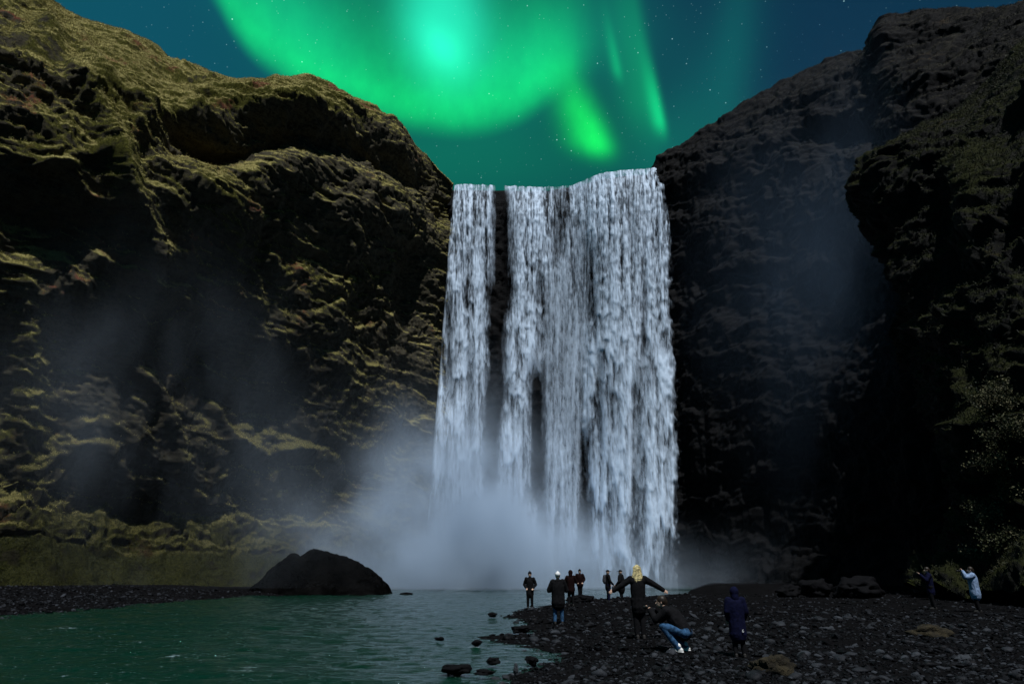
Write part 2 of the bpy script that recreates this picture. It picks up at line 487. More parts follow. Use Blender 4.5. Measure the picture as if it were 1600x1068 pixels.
def build_cliff(name, ctrl, ns, nh, prof_h, prof_a, prof_b, mix_s, feats=(), lines=(), amps=(2.2, 1.2, 0.55, 0.2), seed=0,
                mat=None, moss=(), mosslines=(), back=45, backdir=None, rim_noise=0.6, drop=-0.12, ledge=(7.0, 1.6), mossbase=0.0, strata=0.35, wet_h=0.001, smooth_top=0.72, spray=None):  # spray: centre and radii of the painted shade zone
    """ctrl: list of (bx, by, bz, rx, ry, rz). wall from base to rim with profile p(h), then a plateau behind"""
    C = spl_by_index(ctrl, ns)
    Bp, Rp = C[:, :3], C[:, 3:]
    h = np.linspace(0, 1, nh); s = np.linspace(0, 1, ns)
    pa, pb = np.interp(h, prof_h, prof_a), np.interp(h, prof_h, prof_b)
    for _ in range(6):
        pa[1:-1] = (pa[:-2] + pa[1:-1] * 2 + pa[2:]) / 4; pb[1:-1] = (pb[:-2] + pb[1:-1] * 2 + pb[2:]) / 4
    wmix = np.interp(s, *mix_s)
    p = pa[:, None] * (1 - wmix)[None] + pb[:, None] * wmix[None]
    P = np.empty((nh, ns, 3))
    P[..., 0] = Bp[None, :, 0] + (Rp - Bp)[None, :, 0] * p
    P[..., 1] = Bp[None, :, 1] + (Rp - Bp)[None, :, 1] * p
    P[..., 2] = Bp[None, :, 2] + (Rp - Bp)[None, :, 2] * h[:, None]
    # plateau rows behind the rim
    dirn = (Rp - Bp)[:, :2]; dirn = dirn / np.maximum(np.linalg.norm(dirn, axis=1)[:, None], 0.5)
    if backdir is not None: dirn = np.tile(np.array(backdir, float), (ns, 1))
    tb = back * np.linspace(0, 1, 26)[1:] ** 1.8
    PB = np.empty((len(tb), ns, 3)); PB[..., :2] = P[-1][None, :, :2] + dirn[None] * tb[:, None, None]
    PB[..., 2] = P[-1][None, :, 2] + drop * tb[:, None] + 0.0
    P = np.concatenate([P, PB], 0)
    du = np.gradient(P, axis=1); dv = np.gradient(P, axis=0)
    N = np.cross(du, dv); N /= np.maximum(np.linalg.norm(N, axis=2), 1e-9)[..., None]
    mid = N[nh // 3, ns // 2]; tocam = -P[nh // 3, ns // 2]; flip = np.sign(mid[0] * tocam[0] + mid[1] * tocam[1])
    N *= flip
    N[:, :, 2] = np.clip(N[:, :, 2], -0.2, 1.0)
    pu, pv = proj(P); sh = pu.shape
    Q = P.reshape(-1, 3)
    Q = Q + 2.4 * np.stack([fbm(Q * 0.13 + k * 9, 4, seed + 40 + k) for k in range(3)], 1)
    A0, A1, A2, A3 = amps
    big = fbm(Q * 0.065, 4, seed) * A0 * 1.4
    rid = fbm(Q * np.array([0.2, 0.2, 0.13]), 5, seed + 5, 0.55, ridged=True) * A1
    f1, f2, r = cells(Q * np.array([0.42, 0.42, 0.6]), seed + 3)
    blk = (sm(f2 - f1, 0, 0.5) * 0.35 + (r - 0.5) * 0.9) * A2
    g1, g2, r2 = cells(Q * np.array([1.1, 1.1, 1.6]), seed + 9)
    blk = blk * sm(fbm(Q * 0.12, 2, seed + 30), -0.25, 0.25)
    blk += (sm(g2 - g1, 0, 0.4) * 0.4 + (r2 - 0.5) * 0.7) * A3 * sm(fbm(Q * 0.3, 2, seed + 33), -0.1, 0.3)
    dipz = Q[:, 2] + 0.22 * Q[:, 0] + fbm(Q * 0.2, 3, seed + 12) * 1.6
    st = (perlin(np.stack([Q[:, 0] * 0.05, Q[:, 1] * 0.05, dipz * 0.9], 1), seed + 14) + 0.6 * perlin(np.stack([Q[:, 0] * 0.1, Q[:, 1] * 0.1, dipz * 2.3], 1), seed + 15)) * strata
    lw, la = ledge
    steep_ = 1 - sm(np.clip(N[..., 2].ravel(), 0, 1), 0.36, 0.62)
    ph = dipz / lw + fbm(Q * 0.09, 3, seed + 17) * 1.6; fr = ph - np.floor(ph)
    saw = np.where(fr < 0.8, fr / 0.8, (1 - fr) / 0.2)
    ph2 = dipz / (lw * 0.37) + fbm(Q * 0.16, 3, seed + 19) * 1.8; fr2 = ph2 - np.floor(ph2)
    saw2 = np.where(fr2 < 0.75, fr2 / 0.75, (1 - fr2) / 0.25)
    st = st + (saw - 0.5) * la * sm(fbm(Q * 0.08, 2, seed + 18), -0.35, 0.3) + (saw2 - 0.5) * la * 0.45 * sm(fbm(Q * 0.12, 2, seed + 23), -0.2, 0.3)
    flute = fbm(Q * np.array([0.55, 0.55, 0.09]), 4, seed + 26, ridged=True) * A1 * 0.55
    st = st + flute * sm(fbm(Q * 0.07, 2, seed + 27), -0.2, 0.3)
    fine = fbm(Q * 1.7, 3, seed + 20) * A3 * 0.8 + (fbm(Q * np.array([0.75, 0.75, 1.3]), 4, seed + 21, 0.6, ridged=True) * 1.6 + fbm(Q * 2.6, 2, seed + 22, ridged=True) * 0.5) * A3 * (0.35 + 0.65 * steep_)
    up = np.clip(N[..., 2].ravel(), 0, 1)
    toe = np.repeat(1 - sm(np.concatenate([h, np.ones(len(tb))]), 0.05, 0.12), ns)
    steep = 1 - smooth_top * (1 - toe) * sm(up + fbm(Q * 0.1, 2, seed + 50) * 0.5, 0.36, 0.62)
    rowfade = np.ones(sh); rowfade[nh - 1:, :] = rim_noise; k = max(4, nh // 14)
    rowfade[nh - 1 - k:nh - 1, :] = np.linspace(1, rim_noise, k)[:, None]
    disp = (big + (rid + blk + st) * steep + fine) * rowfade.ravel()
    for (x, y, rx, ry, a) in feats:
        disp += a * np.exp(-((pu.ravel() - x) / rx) ** 2 - ((pv.ravel() - y) / ry) ** 2)

    def seglines(L, tot):
        for pts, rad, a in L:
            d2 = np.full(pu.size, 1e9)
            for (x0, y0), (x1, y1) in zip(pts[:-1], pts[1:]):
                vx, vy = x1 - x0, y1 - y0
                t = np.clip(((pu.ravel() - x0) * vx + (pv.ravel() - y0) * vy) / (vx * vx + vy * vy), 0, 1)
                d2 = np.minimum(d2, (pu.ravel() - x0 - t * vx) ** 2 + (pv.ravel() - y0 - t * vy) ** 2)
            tot = tot + a * np.exp(-d2 / rad ** 2)
        return tot
    disp = seglines(lines, disp)
    P = P + N * disp.reshape(sh)[..., None]
    ms = np.full(pu.size, mossbase)
    for (x, y, rx, ry, a) in moss:
        ms += a * np.exp(-((pu.ravel() - x) / rx) ** 2 - ((pv.ravel() - y) / ry) ** 2)
    ms = seglines(mosslines, ms)
    wall_shade = np.zeros(pu.size)
    if spray:      # shade of the lower wall painted into rock and moss colour, ragged outline
        Qs = P.reshape(-1, 3); wall_shade = 1 - sm(np.linalg.norm(Qs - np.array(spray[0]), axis=1) + fbm(Qs * 0.09, 4, seed + 70) * 16 + fbm(Qs * 0.6, 3, seed + 75) * 5, spray[1], spray[2])
    o = mesh_np(name, P.reshape(-1, 3), grid_faces(P.shape[0], ns), mat, attrs={'moss': ms, 'wall_shade': wall_shade, 'wet': np.repeat(1 - sm(np.concatenate([h, np.ones(len(tb))]), wet_h * 0.7, wet_h), ns)})
    tag(o, kind='structure')
    return o, P, ms.reshape(sh)


# left wall: control pairs from beside the fall towards the camera's left
def pair(base, rpx, rpy, rY):
    r = at(rpx, rpy, rY); return (*base, *r)


L_CTRL = [pair((-9.8, 98.5, -1), 712, 284, 98.5),
          pair((-12.0, 95, -1), 668, 240, 96.5),
          pair((-15.5, 90, -1), 610, 200, 95),
          pair((-19.5, 84, -1), 545, 158, 93),
          pair((-23.5, 78, -0.6), 490, 134, 90),
          pair((-27.5, 72, -0.3), 420, 126, 87),
          pair((-32.0, 66.5, 0), 360, 120, 83),
          pair((-37.0, 61.5, 0.2), 290, 92, 79),
          pair((-42.0, 57, 0.3), 215, 62, 75),
          pair((-47.0, 52, 0.5), 130, 42, 71),
          pair((-52.0, 47, 0.5), 70, -5, 66),
          pair((-58.0, 41, 0.5), -40, -60, 60),
          pair((-66.0, 34, 0.5), -220, -110, 52),
          (-78.0, 24, 0.5, -98, 36, 70)]
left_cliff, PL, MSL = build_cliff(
    'left_cliff', L_CTRL, 640, 440, [0, .05, .12, .3, .45, .58, .7, .8, .88, .95, 1],
    [.2, .46, .60, .50, .30, .12, .0, .04, .22, .52, 1], [.08, .30, .42, .30, .12, .0, .10, .34, .56, .80, 1], ([0, .35, .55, 1], [0, 0, 1, 1]),
    feats=[(350, 225, 60, 30, -4.2), (440, 195, 60, 22, -2.0), (110, 360, 70, 45, -3.6), (30, 330, 50, 60, -2.5), (95, 110, 30, 26, -2.2), (640, 600, 42, 160, -3.2), (655, 430, 26, 90, -1.8),
           (560, 330, 90, 60, 1.2), (325, 320, 45, 60, 1.2), (190, 300, 26, 60, 2.2), (140, 540, 60, 80, -2.0), (300, 560, 60, 70, -1.6), (400, 640, 60, 50, -1.8),
           (40, 620, 30, 170, 2.2), (90, 250, 50, 30, 1.5), (225, 195, 26, 28, 1.6), (270, 85, 30, 10, -0.8), (230, 75, 26, 9, .5), (520, 560, 70, 90, 0.8), (120, 800, 90, 60, -1.5)],
    lines=[([(290, 200), (370, 235), (450, 215), (540, 225), (610, 262), (665, 292), (690, 330)], 22, -2.6),
           ([(300, 165), (370, 182), (440, 172), (520, 172), (590, 215), (650, 258)], 14, 0.9),
           ([(60, 60), (130, 140), (190, 250), (215, 330), (240, 400)], 18, 1.8), ([(110, 60), (160, 130), (230, 165), (300, 175)], 14, 1.2),
           ([(330, 640), (345, 680), (400, 710), (470, 700)], 10, 1.6), ([(185, 560), (240, 610), (265, 680), (260, 760)], 12, 1.5), ([(420, 330), (410, 420), (420, 480)], 12, -1.2)],
    amps=(2.6, 1.0, 0.45, 0.22), seed=2, ledge=(6.0, 0.75), wet_h=0.055, spray=((-20, 74, 2), 22, 42), backdir=(-0.6, 0.8), mat=M_LEFT, mossbase=0.24,  # spray places the shade painted on the lower left wall
    moss=[(330, 330, 60, 80, .28), (350, 400, 50, 80, .22), (40, 620, 34, 190, .35), (180, 280, 40, 80, .3), (440, 430, 60, 60, .2), (100, 230, 90, 60, .22), (420, 155, 160, 26, .35), (200, 850, 200, 60, .25),
          (590, 330, 80, 60, -.25), (640, 560, 50, 200, -.4), (330, 220, 60, 30, -.4), (100, 370, 80, 45, -.3), (110, 110, 30, 30, -.3), (150, 560, 120, 100, -.25), (480, 260, 60, 40, -.2), (300, 640, 220, 140, -.3), (150, 760, 130, 70, -.25), (180, 120, 120, 70, .25), (450, 150, 130, 30, .2)],
    mosslines=[([(290, 205), (370, 240), (450, 220), (540, 230), (610, 270), (665, 300)], 18, -.35), ([(60, 30), (130, 110), (200, 180), (330, 150), (450, 140), (540, 165)], 30, .22),
               ([(600, 290), (640, 350), (600, 420), (500, 460)], 18, .22)], strata=0.42)

# wall behind the water and around the plunge pool
B_CTRL = [(-12, 100.0, -1, -12, 101.4, 63.1), (-2, 100.0, -1, -2, 101.4, 63.0), (6, 99.5, -1, 6, 101, 62.7), (11, 97.5, -1, 11, 98.8, 62.3), (14, 95.5, -1, 14, 96.8, 62.2), (19, 94.6, -1, 19, 95.8, 62.5), (27, 94.5, -1, 27, 95.8, 62.5)]
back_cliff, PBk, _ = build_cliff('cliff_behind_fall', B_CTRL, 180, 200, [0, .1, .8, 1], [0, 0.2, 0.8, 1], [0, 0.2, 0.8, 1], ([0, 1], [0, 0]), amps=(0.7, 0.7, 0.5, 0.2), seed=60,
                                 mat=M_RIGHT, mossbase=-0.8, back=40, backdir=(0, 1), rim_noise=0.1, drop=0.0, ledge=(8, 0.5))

# far right wall
R_CTRL = [(19.5, 97, -1, 20.5, 97.5, 58.8), pair((23.8, 93.5, -1), 1024, 264, 93.0), pair((25.5, 90.5, -1), 1050, 238, 92), pair((27.5, 87, -0.6), 1110, 196, 90.5), pair((29.8, 83, -.4), 1165, 158, 88.5), pair((32.0, 79, 0), 1220, 126, 86.5),
          pair((34.2, 75, 0), 1280, 104, 83.5), pair((36.2, 71, 0), 1340, 82, 80), pair((38.0, 67, .2), 1368, 64, 76), pair((39.5, 63, .2), 1384, 30, 72), pair((41, 59, .3), 1440, 20, 69), pair((43, 54, .3), 1520, 19, 65),
          pair((46, 48, .5), 1580, 8, 61), pair((51, 41, .5), 1680, -30, 56), (60, 33, .5, 70, 46, 64)]
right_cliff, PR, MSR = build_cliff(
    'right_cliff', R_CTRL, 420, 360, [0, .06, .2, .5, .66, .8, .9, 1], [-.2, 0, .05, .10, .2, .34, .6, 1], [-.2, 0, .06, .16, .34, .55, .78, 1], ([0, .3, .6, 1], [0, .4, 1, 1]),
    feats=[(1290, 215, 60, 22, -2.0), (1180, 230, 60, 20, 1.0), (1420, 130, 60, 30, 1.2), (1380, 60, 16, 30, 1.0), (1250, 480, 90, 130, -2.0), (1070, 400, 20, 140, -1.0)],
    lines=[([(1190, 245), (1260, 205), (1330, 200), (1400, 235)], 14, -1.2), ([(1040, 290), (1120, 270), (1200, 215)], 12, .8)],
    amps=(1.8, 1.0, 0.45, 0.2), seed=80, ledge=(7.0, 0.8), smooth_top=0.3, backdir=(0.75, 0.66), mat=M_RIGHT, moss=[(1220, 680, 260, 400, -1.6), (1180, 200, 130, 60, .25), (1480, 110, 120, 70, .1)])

# near right buttress
N_CTRL = [(41, 64, -.2, 50, 66, 33), (38.5, 60, 0, 43.5, 60, 34), pair((34.2, 55.5, .2), 1402, 240, 57), pair((31.5, 51, .3), 1445, 192, 56), pair((27.8, 46.5, .4), 1500, 165, 55), pair((26.0, 42, .5), 1560, 105, 53),
          pair((25.2, 37.5, .5), 1600, 62, 51), pair((25.8, 33, .5), 1680, 20, 47), pair((29, 28, .5), 1780, -30, 42), (36, 22, .5, 60, 32, 50)]
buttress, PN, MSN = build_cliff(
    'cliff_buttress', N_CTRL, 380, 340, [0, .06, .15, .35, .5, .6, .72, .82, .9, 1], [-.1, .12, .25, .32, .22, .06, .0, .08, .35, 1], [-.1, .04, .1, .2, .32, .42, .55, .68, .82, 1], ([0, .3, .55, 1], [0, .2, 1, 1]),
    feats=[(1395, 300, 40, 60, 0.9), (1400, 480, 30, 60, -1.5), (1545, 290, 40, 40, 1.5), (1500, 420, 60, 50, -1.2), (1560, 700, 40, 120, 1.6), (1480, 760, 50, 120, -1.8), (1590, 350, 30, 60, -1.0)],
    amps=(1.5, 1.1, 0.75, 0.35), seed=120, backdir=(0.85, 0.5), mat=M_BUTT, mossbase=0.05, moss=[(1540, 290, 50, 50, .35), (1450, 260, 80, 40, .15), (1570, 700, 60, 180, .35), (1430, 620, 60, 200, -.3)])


# ------------------------------------------------------------------ waterfall
LIPX = np.array([-9.6, -8.5, 0, 6, 10, 12.5, 15, 18, 22.6, 23.4]); LIPY = np.array([98.4, 98, 98, 97.6, 96.6, 94.6, 93.2, 92.6, 92.4, 92.6])
NU, NV = 420, 680
ux = np.linspace(-9.4, 23.2, NU)
ly = np.interp(ux, LIPX, LIPY); kk = np.hanning(41); kk /= kk.sum()
ly = np.convolve(np.pad(ly, 20, mode='edge'), kk, 'valid')
# lip height from the photographed brink line
brink = np.interp(800 + 1066.7 * ux / (ly * cf + 58 * sf), [700, 720, 800, 850, 895, 915, 940, 980, 1030], [292, 288, 291, 293, 290, 281, 271, 266, 263])
lz = np.array([at(800 + 1066.7 * x / (y * cf + 58 * sf), b, y)[2] for x, y, b in zip(ux, ly, brink)])
lz = np.convolve(np.pad(lz, 6, mode='edge'), np.ones(13) / 13, 'valid')
lz += fbm(np.stack([ux * 1.1, ux * 0, ux * 0], 1), 3, 8) * 0.25
vv = np.linspace(-0.03, 1.0, NV)
vd = np.clip(vv, 0, 1)[:, None]
bow = np.where(ux < 6, -1.5, 0.35)                      # the left streams spread left as they fall
FX = ux[None] + bow[None] * vd * 1.4 * sm(np.abs(ux - 6), 0, 6)[None]
FY = ly[None] - 3.2 * np.sqrt(vd) - 1.4 * vd - np.where(vv < 0, vv, 0)[:, None] * 60
FZ = lz[None] - vd * (lz[None] + 0.5) + np.where(vv < 0, 0.02, 0)[:, None]
FP = np.stack([FX, FY, FZ], -1)
fu, fv = proj(FP)
# streams: table rows of photo heights -> (centre, half width, strength)
ROWS = np.array([262, 330, 450, 600, 700, 800, 930])
ST = {
    'A': [(738, 38, .95), (735, 43, .95), (728, 49, .92), (718, 53, .92), (713, 54, .88), (711, 50, .7), (711, 46, .5)],
    'B': [(828, 38, .9), (828, 40, .92), (822, 40, .95), (812, 38, .97), (803, 37, .95), (806, 34, .7), (808, 34, .5)],
    'C': [(900, 40, .80), (893, 44, .75), (886, 48, .70), (880, 44, .66), (880, 42, .70), (882, 40, .72), (882, 40, .6)],
    'D': [(958, 42, .98), (956, 44, .98), (952, 44, .95), (952, 46, .92), (953, 46, .9), (955, 42, .95), (957, 42, .8)],
    'E': [(1008, 31, .95), (1009, 33, .95), (1013, 35, .92), (1018, 37, .92), (1020, 38, .92), (1024, 36, .92), (1028, 36, .8)],
}
GAPS = [(785, 17, 300, 480, 1), (778, 16, 450, 640, 1), (767, 13, 600, 740, 1), (872, 9, 290, 400, .5), (838, 15, 580, 780, .95), (845, 9, 440, 560, .45), (922, 9, 390, 500, .6), (913, 9, 680, 870, .75), (993, 10, 600, 860, .5), (984, 6, 290, 420, .4), (1003, 7, 420, 620, .35), (700, 8, 480, 620, .6), (735, 7, 560, 700, .5), (935, 6, 560, 700, .5)]
env = np.zeros(fu.shape); sid = np.zeros(fu.shape, int); best = np.full(fu.shape, 1e9)
Pn = np.stack([fu.ravel() / 34.0, fv.ravel() / 150.0, np.zeros(fu.size)], 1)
wv = fbm(Pn, 4, 71).reshape(fu.shape)
wv2 = fbm(Pn * np.array([3.5, 9.0, 1]), 3, 73).reshape(fu.shape)
for k, (key, tab) in enumerate(ST.items()):
    tab = np.array(tab)
    c = np.interp(fv, ROWS, tab[:, 0]); hw = np.interp(fv, ROWS, tab[:, 1]); s_ = np.interp(fv, ROWS, tab[:, 2])
    d = np.abs(fu - c + wv * 13 + wv2 * 9) / hw
    e = s_ * (1 - sm(d, 0.70, 1.15))
    env = np.maximum(env, e)
    nearer = np.abs(fu - c) / hw < best
    best = np.where(nearer, np.abs(fu - c) / hw, best); sid = np.where(nearer, k, sid)
topthin = 1 - sm(fv, 270, 340)
for (x, r, y0, y1, ga) in GAPS:
    env *= 1 - 0.95 * ga * np.exp(-((fu - x + wv * 5) / r) ** 2) * sm(fv, y0 - 30, y0 + 20) * (1 - sm(fv, y1 - 20, y1 + 40))
# thin streaks hanging over the dark gap near the brink
thread = np.clip(fbm(np.stack([fu.ravel() / 3.2, fv.ravel() / 90, np.ones(fu.size)], 1), 2, 75).reshape(fu.shape), 0, 1)
env = np.maximum(env, thread * 0.9 * topthin)
# falling clumps: each a comet with a ragged pointed foot and a fading tail
cl = np.zeros(fu.shape); nv_, nu_ = fu.shape
colpx = (fu[300, -1] - fu[300, 0]) / nu_; rowpx = (fv[-1, 0] - fv[20, 0]) / nv_
NCL = 3600
jr = RNG.integers(0, nu_, NCL); tt = np.linspace(0.002, 1, nv_); wt = 1 / ((10 + 85 * tt ** 0.8) * (2.2 + 9.5 * tt ** 0.7)); ir = RNG.choice(nv_, NCL, p=wt / wt.sum())
for i, j in zip(ir, jr):
    t = i / nv_
    L = (10 + 85 * t ** 0.8) * RNG.uniform(.5, 1.5) / rowpx; W = (2.2 + 9.5 * t ** 0.7) * RNG.uniform(.5, 1.6) / colpx
    hw = int(W * 1.2) + 1; j0, j1 = max(0, j - hw), min(nu_, j + hw + 1)
    jag = L * 0.30 * np.interp(np.arange(j0, j1), np.arange(j0 - 2, j1 + 4, max(1.5, 2.4 / colpx)), RNG.random(len(np.arange(j0 - 2, j1 + 4, max(1.5, 2.4 / colpx)))))
    b = (np.arange(j0, j1) - j)[None] / W
    footrow = i - jag[None] - L * 0.35 * np.abs(b) ** 1.5
    i0, i1 = max(0, int(i - L)), min(nv_, i + 2)
    if i1 - i0 < 2: continue
    a = (footrow - np.arange(i0, i1)[:, None]) / L
    val = np.clip(a * 9.0 + 0.3, 0, 1) * np.clip(1 - a, 0, 1) ** 1.3 * np.clip(1.1 - b ** 2, 0, 1) * RNG.uniform(.5, 1.0)
    cl[i0:i1, j0:j1] = np.maximum(cl[i0:i1, j0:j1], val)
grain = fbm(np.stack([fu.ravel() / 2.3, fv.ravel() / 15.0, np.zeros(fu.size)], 1), 3, 77).reshape(fu.shape)
strk = fbm(np.stack([fu.ravel() / 7.0, fv.ravel() / 130.0, np.zeros(fu.size) + 4], 1), 4, 79).reshape(fu.shape)
veil_m = (sid == 2) * sm(fv, 330, 420)
low_ = sm(fv, 320, 600)
dens = env * (0.20 - 0.08 * low_ + (0.75 - 0.25 * low_) * strk + (0.40 + 0.45 * low_) * cl + grain * (0.80 - 0.50 * low_) + 0.30 * veil_m * (1 - cl))
dens = np.clip(dens * (1 - 0.30 * veil_m * cl), 0, 1.2)
dens *= sm(env, 0.05, 0.3)
dens[:3] = np.maximum(dens[:3], 0.5 * env[:3])
back_d = np.clip(env * (0.20 + 0.5 * strk + 0.12 * (1 - low_)), 0, 1)


def blur(a, n):
    for ax in (0, 1):
        for _ in range(n):
            a = (np.roll(a, 1, ax) + 2 * a + np.roll(a, -1, ax)) / 4
    return a


thick = (blur(env, 12) * 1.0 + blur(dens, 6) * 0.4 + blur(cl * env, 4) * 0.2) * np.clip(vd * 10, 0.1, 1)
FPB = FP.copy(); FPB[..., 1] += 0.5 - blur(env, 12) * 0.4
FP[..., 1] -= thick
m, nt, p = newmat('falling_water')
p.inputs['Base Color'].default_value = (0.66, 0.80, 0.97, 1)
p.inputs['Roughness'].default_value = 0.6; p.inputs['Specular IOR Level'].default_value = 0.2
g = nt.nodes.new('ShaderNodeNewGeometry')
fn = noise(nt, vmap(nt, g.outputs['Position'], (1, 1, 0.28)), 3.2, 5, 0.7)
al = (attr(nt, 'dens') + (fn - 0.5) * 0.45).sstep(0.02, 0.85)
bump(nt, p, fn, 0.25, 0.3)
setin(nt, p.inputs['Alpha'], al)
M_FALL = m
fall = empty('waterfall', (7, 91, 0))
tag(fall, 'tall white waterfall in parallel streams dropping over the cliff brink into mist', 'waterfall')
faces = grid_faces(NV, NU)
dmax = np.maximum.reduce([dens.ravel()[faces[:, q]] for q in range(4)])
fs = sid.ravel()[faces[:, 0]]
LAB = ['leftmost stream, bright at its right edge, ending in spray', 'second stream from the left, beside the black gap', 'soft misty veil in the middle of the fall',
       'brightest broad stream right of the middle', 'rightmost stream against the dark right cliff']
for k in range(5):
    fk = faces[(fs == k) & (dmax > 0.06)]
    bk = faces[(fs == k) & (back_d.ravel()[faces[:, 0]] > 0.08)]
    allf = np.concatenate([fk, bk + NV * NU]); used = np.unique(allf); remap = np.zeros(2 * NV * NU, np.int64); remap[used] = np.arange(len(used))
    VV = np.concatenate([FP.reshape(-1, 3), FPB.reshape(-1, 3)]); DD = np.concatenate([dens.ravel(), back_d.ravel()])
    o = mesh_np('water_stream', VV[used], remap[allf], M_FALL, attrs={'dens': DD[used]})
    o['label'] = LAB[k]; child(o, fall)


# ------------------------------------------------------------------ spray and drifting mist (real volumes)
def mist(name, lo, hi, dens, fn, label=None, step=1.0, col=(0.70, 0.84, 1.0)):
    lo, hi = np.array(lo, float), np.array(hi, float)
    c = [(x, y, z) for z in (lo[2], hi[2]) for y in (lo[1], hi[1]) for x in (lo[0], hi[0])]
    F = [(0, 2, 3, 1), (4, 5, 7, 6), (0, 1, 5, 4), (2, 6, 7, 3), (0, 4, 6, 2), (1, 3, 7, 5)]
    m = bpy.data.materials.new(name); m.use_nodes = True; nt = m.node_tree; nt.nodes.clear()
    out = nt.nodes.new('ShaderNodeOutputMaterial'); v = nt.nodes.new('ShaderNodeVolumePrincipled')
    v.inputs['Color'].default_value = (*col, 1); v.inputs['Anisotropy'].default_value = 0.0
    g = nt.nodes.new('ShaderNodeNewGeometry'); pos = g.outputs['Position']
    sp = nt.nodes.new('ShaderNodeSeparateXYZ'); nt.links.new(pos, sp.inputs[0])
    d = fn(nt, pos, X(nt, sp.outputs[0]), X(nt, sp.outputs[1]), X(nt, sp.outputs[2]))
    nt.links.new((d.max(0.0) * dens).k, v.inputs['Density']); nt.links.new(v.outputs[0], out.inputs['Volume'])
    o = mesh_np(name, c, F, m, smooth=False)
    tag(o, label, None, None, 'stuff')
    return o


def gz(x, c, w):
    q = (x - c) / w; return q * q


def f_base(nt, pos, x, y, z):
    n = noise(nt, vmap(nt, pos, (1, 1, 0.8)), 0.13, 5, 0.6)
    n2 = noise(nt, pos, 0.05, 3, 0.5) - 0.5
    top = (x * -1.0).sstep(-14, 3) * 8.5 + 4.5 + n2 * 7.0               # plume stands taller on the left
    top = top * (1.0 - (x * -1.0).sstep(8, 34) * 0.35)
    b = ((z / top.max(1.5)).pow(2.4) * -1.0).exp() * (((gz(x, -3.0, 14.5) + gz(y, 83.5, 8.0)) * -1.0).exp())
    return b * ((n - 0.39) * 4.4).max(0.0)


mist('spray_cloud', (-40, 63, 0.08), (30, 94, 34), 0.62, f_base)


def f_left(nt, pos, x, y, z):
    n = noise(nt, vmap(nt, pos, (1, 1, 0.45), rot=(0, 0.35, 0)), 0.10, 4, 0.6)
    b = ((gz(x + z * 0.25, -27.0, 13.0) + gz(z, 13.0, 13.0) + gz(y, 61.0, 7.0)) * -1.0).exp()
    return b * ((n - 0.45) * 5.0).max(0.0)


mist('drifting_mist', (-48, 46, 0.6), (-6, 62.9, 42), 0.026, f_left)


def f_right(nt, pos, x, y, z):
    n = noise(nt, vmap(nt, pos, (1, 1, 0.3), rot=(0, -0.2, 0)), 0.10, 4, 0.6)
    b = ((gz(x, 38.0, 9.5) + gz(z, 33.0, 17.0)) * -1.0).exp()
    return b * ((n - 0.34) * 3.0).max(0.0) * z.sstep(0.5, 5.0)


mist('drifting_mist', (21, 60, 0.6), (62, 91, 66), 0.011, f_right, col=(0.45, 0.68, 1.0))


# ------------------------------------------------------------------ stones
def ico(sub):
    import bmesh
    bm = bmesh.new(); bmesh.ops.create_icosphere(bm, subdivisions=sub, radius=1.0)
    bm.verts.ensure_lookup_table()
    V = np.array([v.co[:] for v in bm.verts]); F = np.array([[v.index for v in f.verts] for f in bm.faces]); bm.free()
    return V, F


def stone_mesh(sub, seed, rough=0.35, flat=(1, .8, .5)):
    V, F = ico(sub); n = fbm(V * 1.1 + seed * 3.7, 3, seed)
    k = np.round(n * 3) / 3 * 0.5 + n * 0.5
    return V * (1 + rough * 1.6 * k)[:, None] * np.array(flat), F


def rotz(a):
    c, s_ = np.cos(a), np.sin(a); return np.array([[c, -s_, 0], [s_, c, 0], [0, 0, 1.]])


def stone_mat(name, lo, hi, rough=0.5, spec=0.4):
    m, nt, p = newmat(name)
    g = nt.nodes.new('ShaderNodeNewGeometry'); pos = g.outputs['Position']
    rnd = X(nt, g.outputs['Random Per Island'])
    n = noise(nt, pos, 9, 4, 0.65)
    setin(nt, p.inputs['Base Color'], mixc(nt, (rnd.pow(4.0) * 0.8 + (n - 0.5) * 0.5).clamp(), lo, hi))
    setin(nt, p.inputs['Roughness'], rnd * 0.3 + rough)
    p.inputs['Specular IOR Level'].default_value = spec
    bump(nt, p, noise(nt, pos, 40, 4, 0.65), 0.5, 0.02)
    return m


M_STONE = stone_mat('wet_basalt_pebbles', (0.0025, 0.0025, 0.003), (0.048, 0.053, 0.062), 0.5, 0.05)
M_ROCK = stone_mat('wet_basalt_rock', (0.002, 0.002, 0.0024), (0.006, 0.006, 0.007), 0.5, 0.05)
M_PALE = stone_mat('pale_basalt_rock', (0.02, 0.023, 0.028), (0.05, 0.055, 0.062), 0.6, 0.1)
M_MOUND = simple('black_outcrop', (0.003, 0.003, 0.003), 0.9, 0.6, 0.8, 0.8, 0.4, spec=0.0)
M_MOSSROCK = simple('brown_moss', (0.022, 0.017, 0.008), 0.95, 0.7, 5, 0.9, 0.08)


def single_stone_mat():
    m, nt, p = newmat('single_basalt_stone')
    oi = nt.nodes.new('ShaderNodeObjectInfo'); rnd = X(nt, oi.outputs['Random'])
    g = nt.nodes.new('ShaderNodeNewGeometry'); n = noise(nt, g.outputs['Position'], 12, 5, 0.7)
    setin(nt, p.inputs['Base Color'], mixc(nt, (rnd.pow(2.0) * 0.7 + (n - 0.5) * 0.7).clamp(), (0.004, 0.004, 0.005), (0.052, 0.058, 0.068)))
    p.inputs['Roughness'].default_value = 0.55; p.inputs['Specular IOR Level'].default_value = 0.1
    bump(nt, p, noise(nt, g.outputs['Position'], 40, 4, 0.65), 0.6, 0.02)
    return m


M_SINGLE = single_stone_mat()


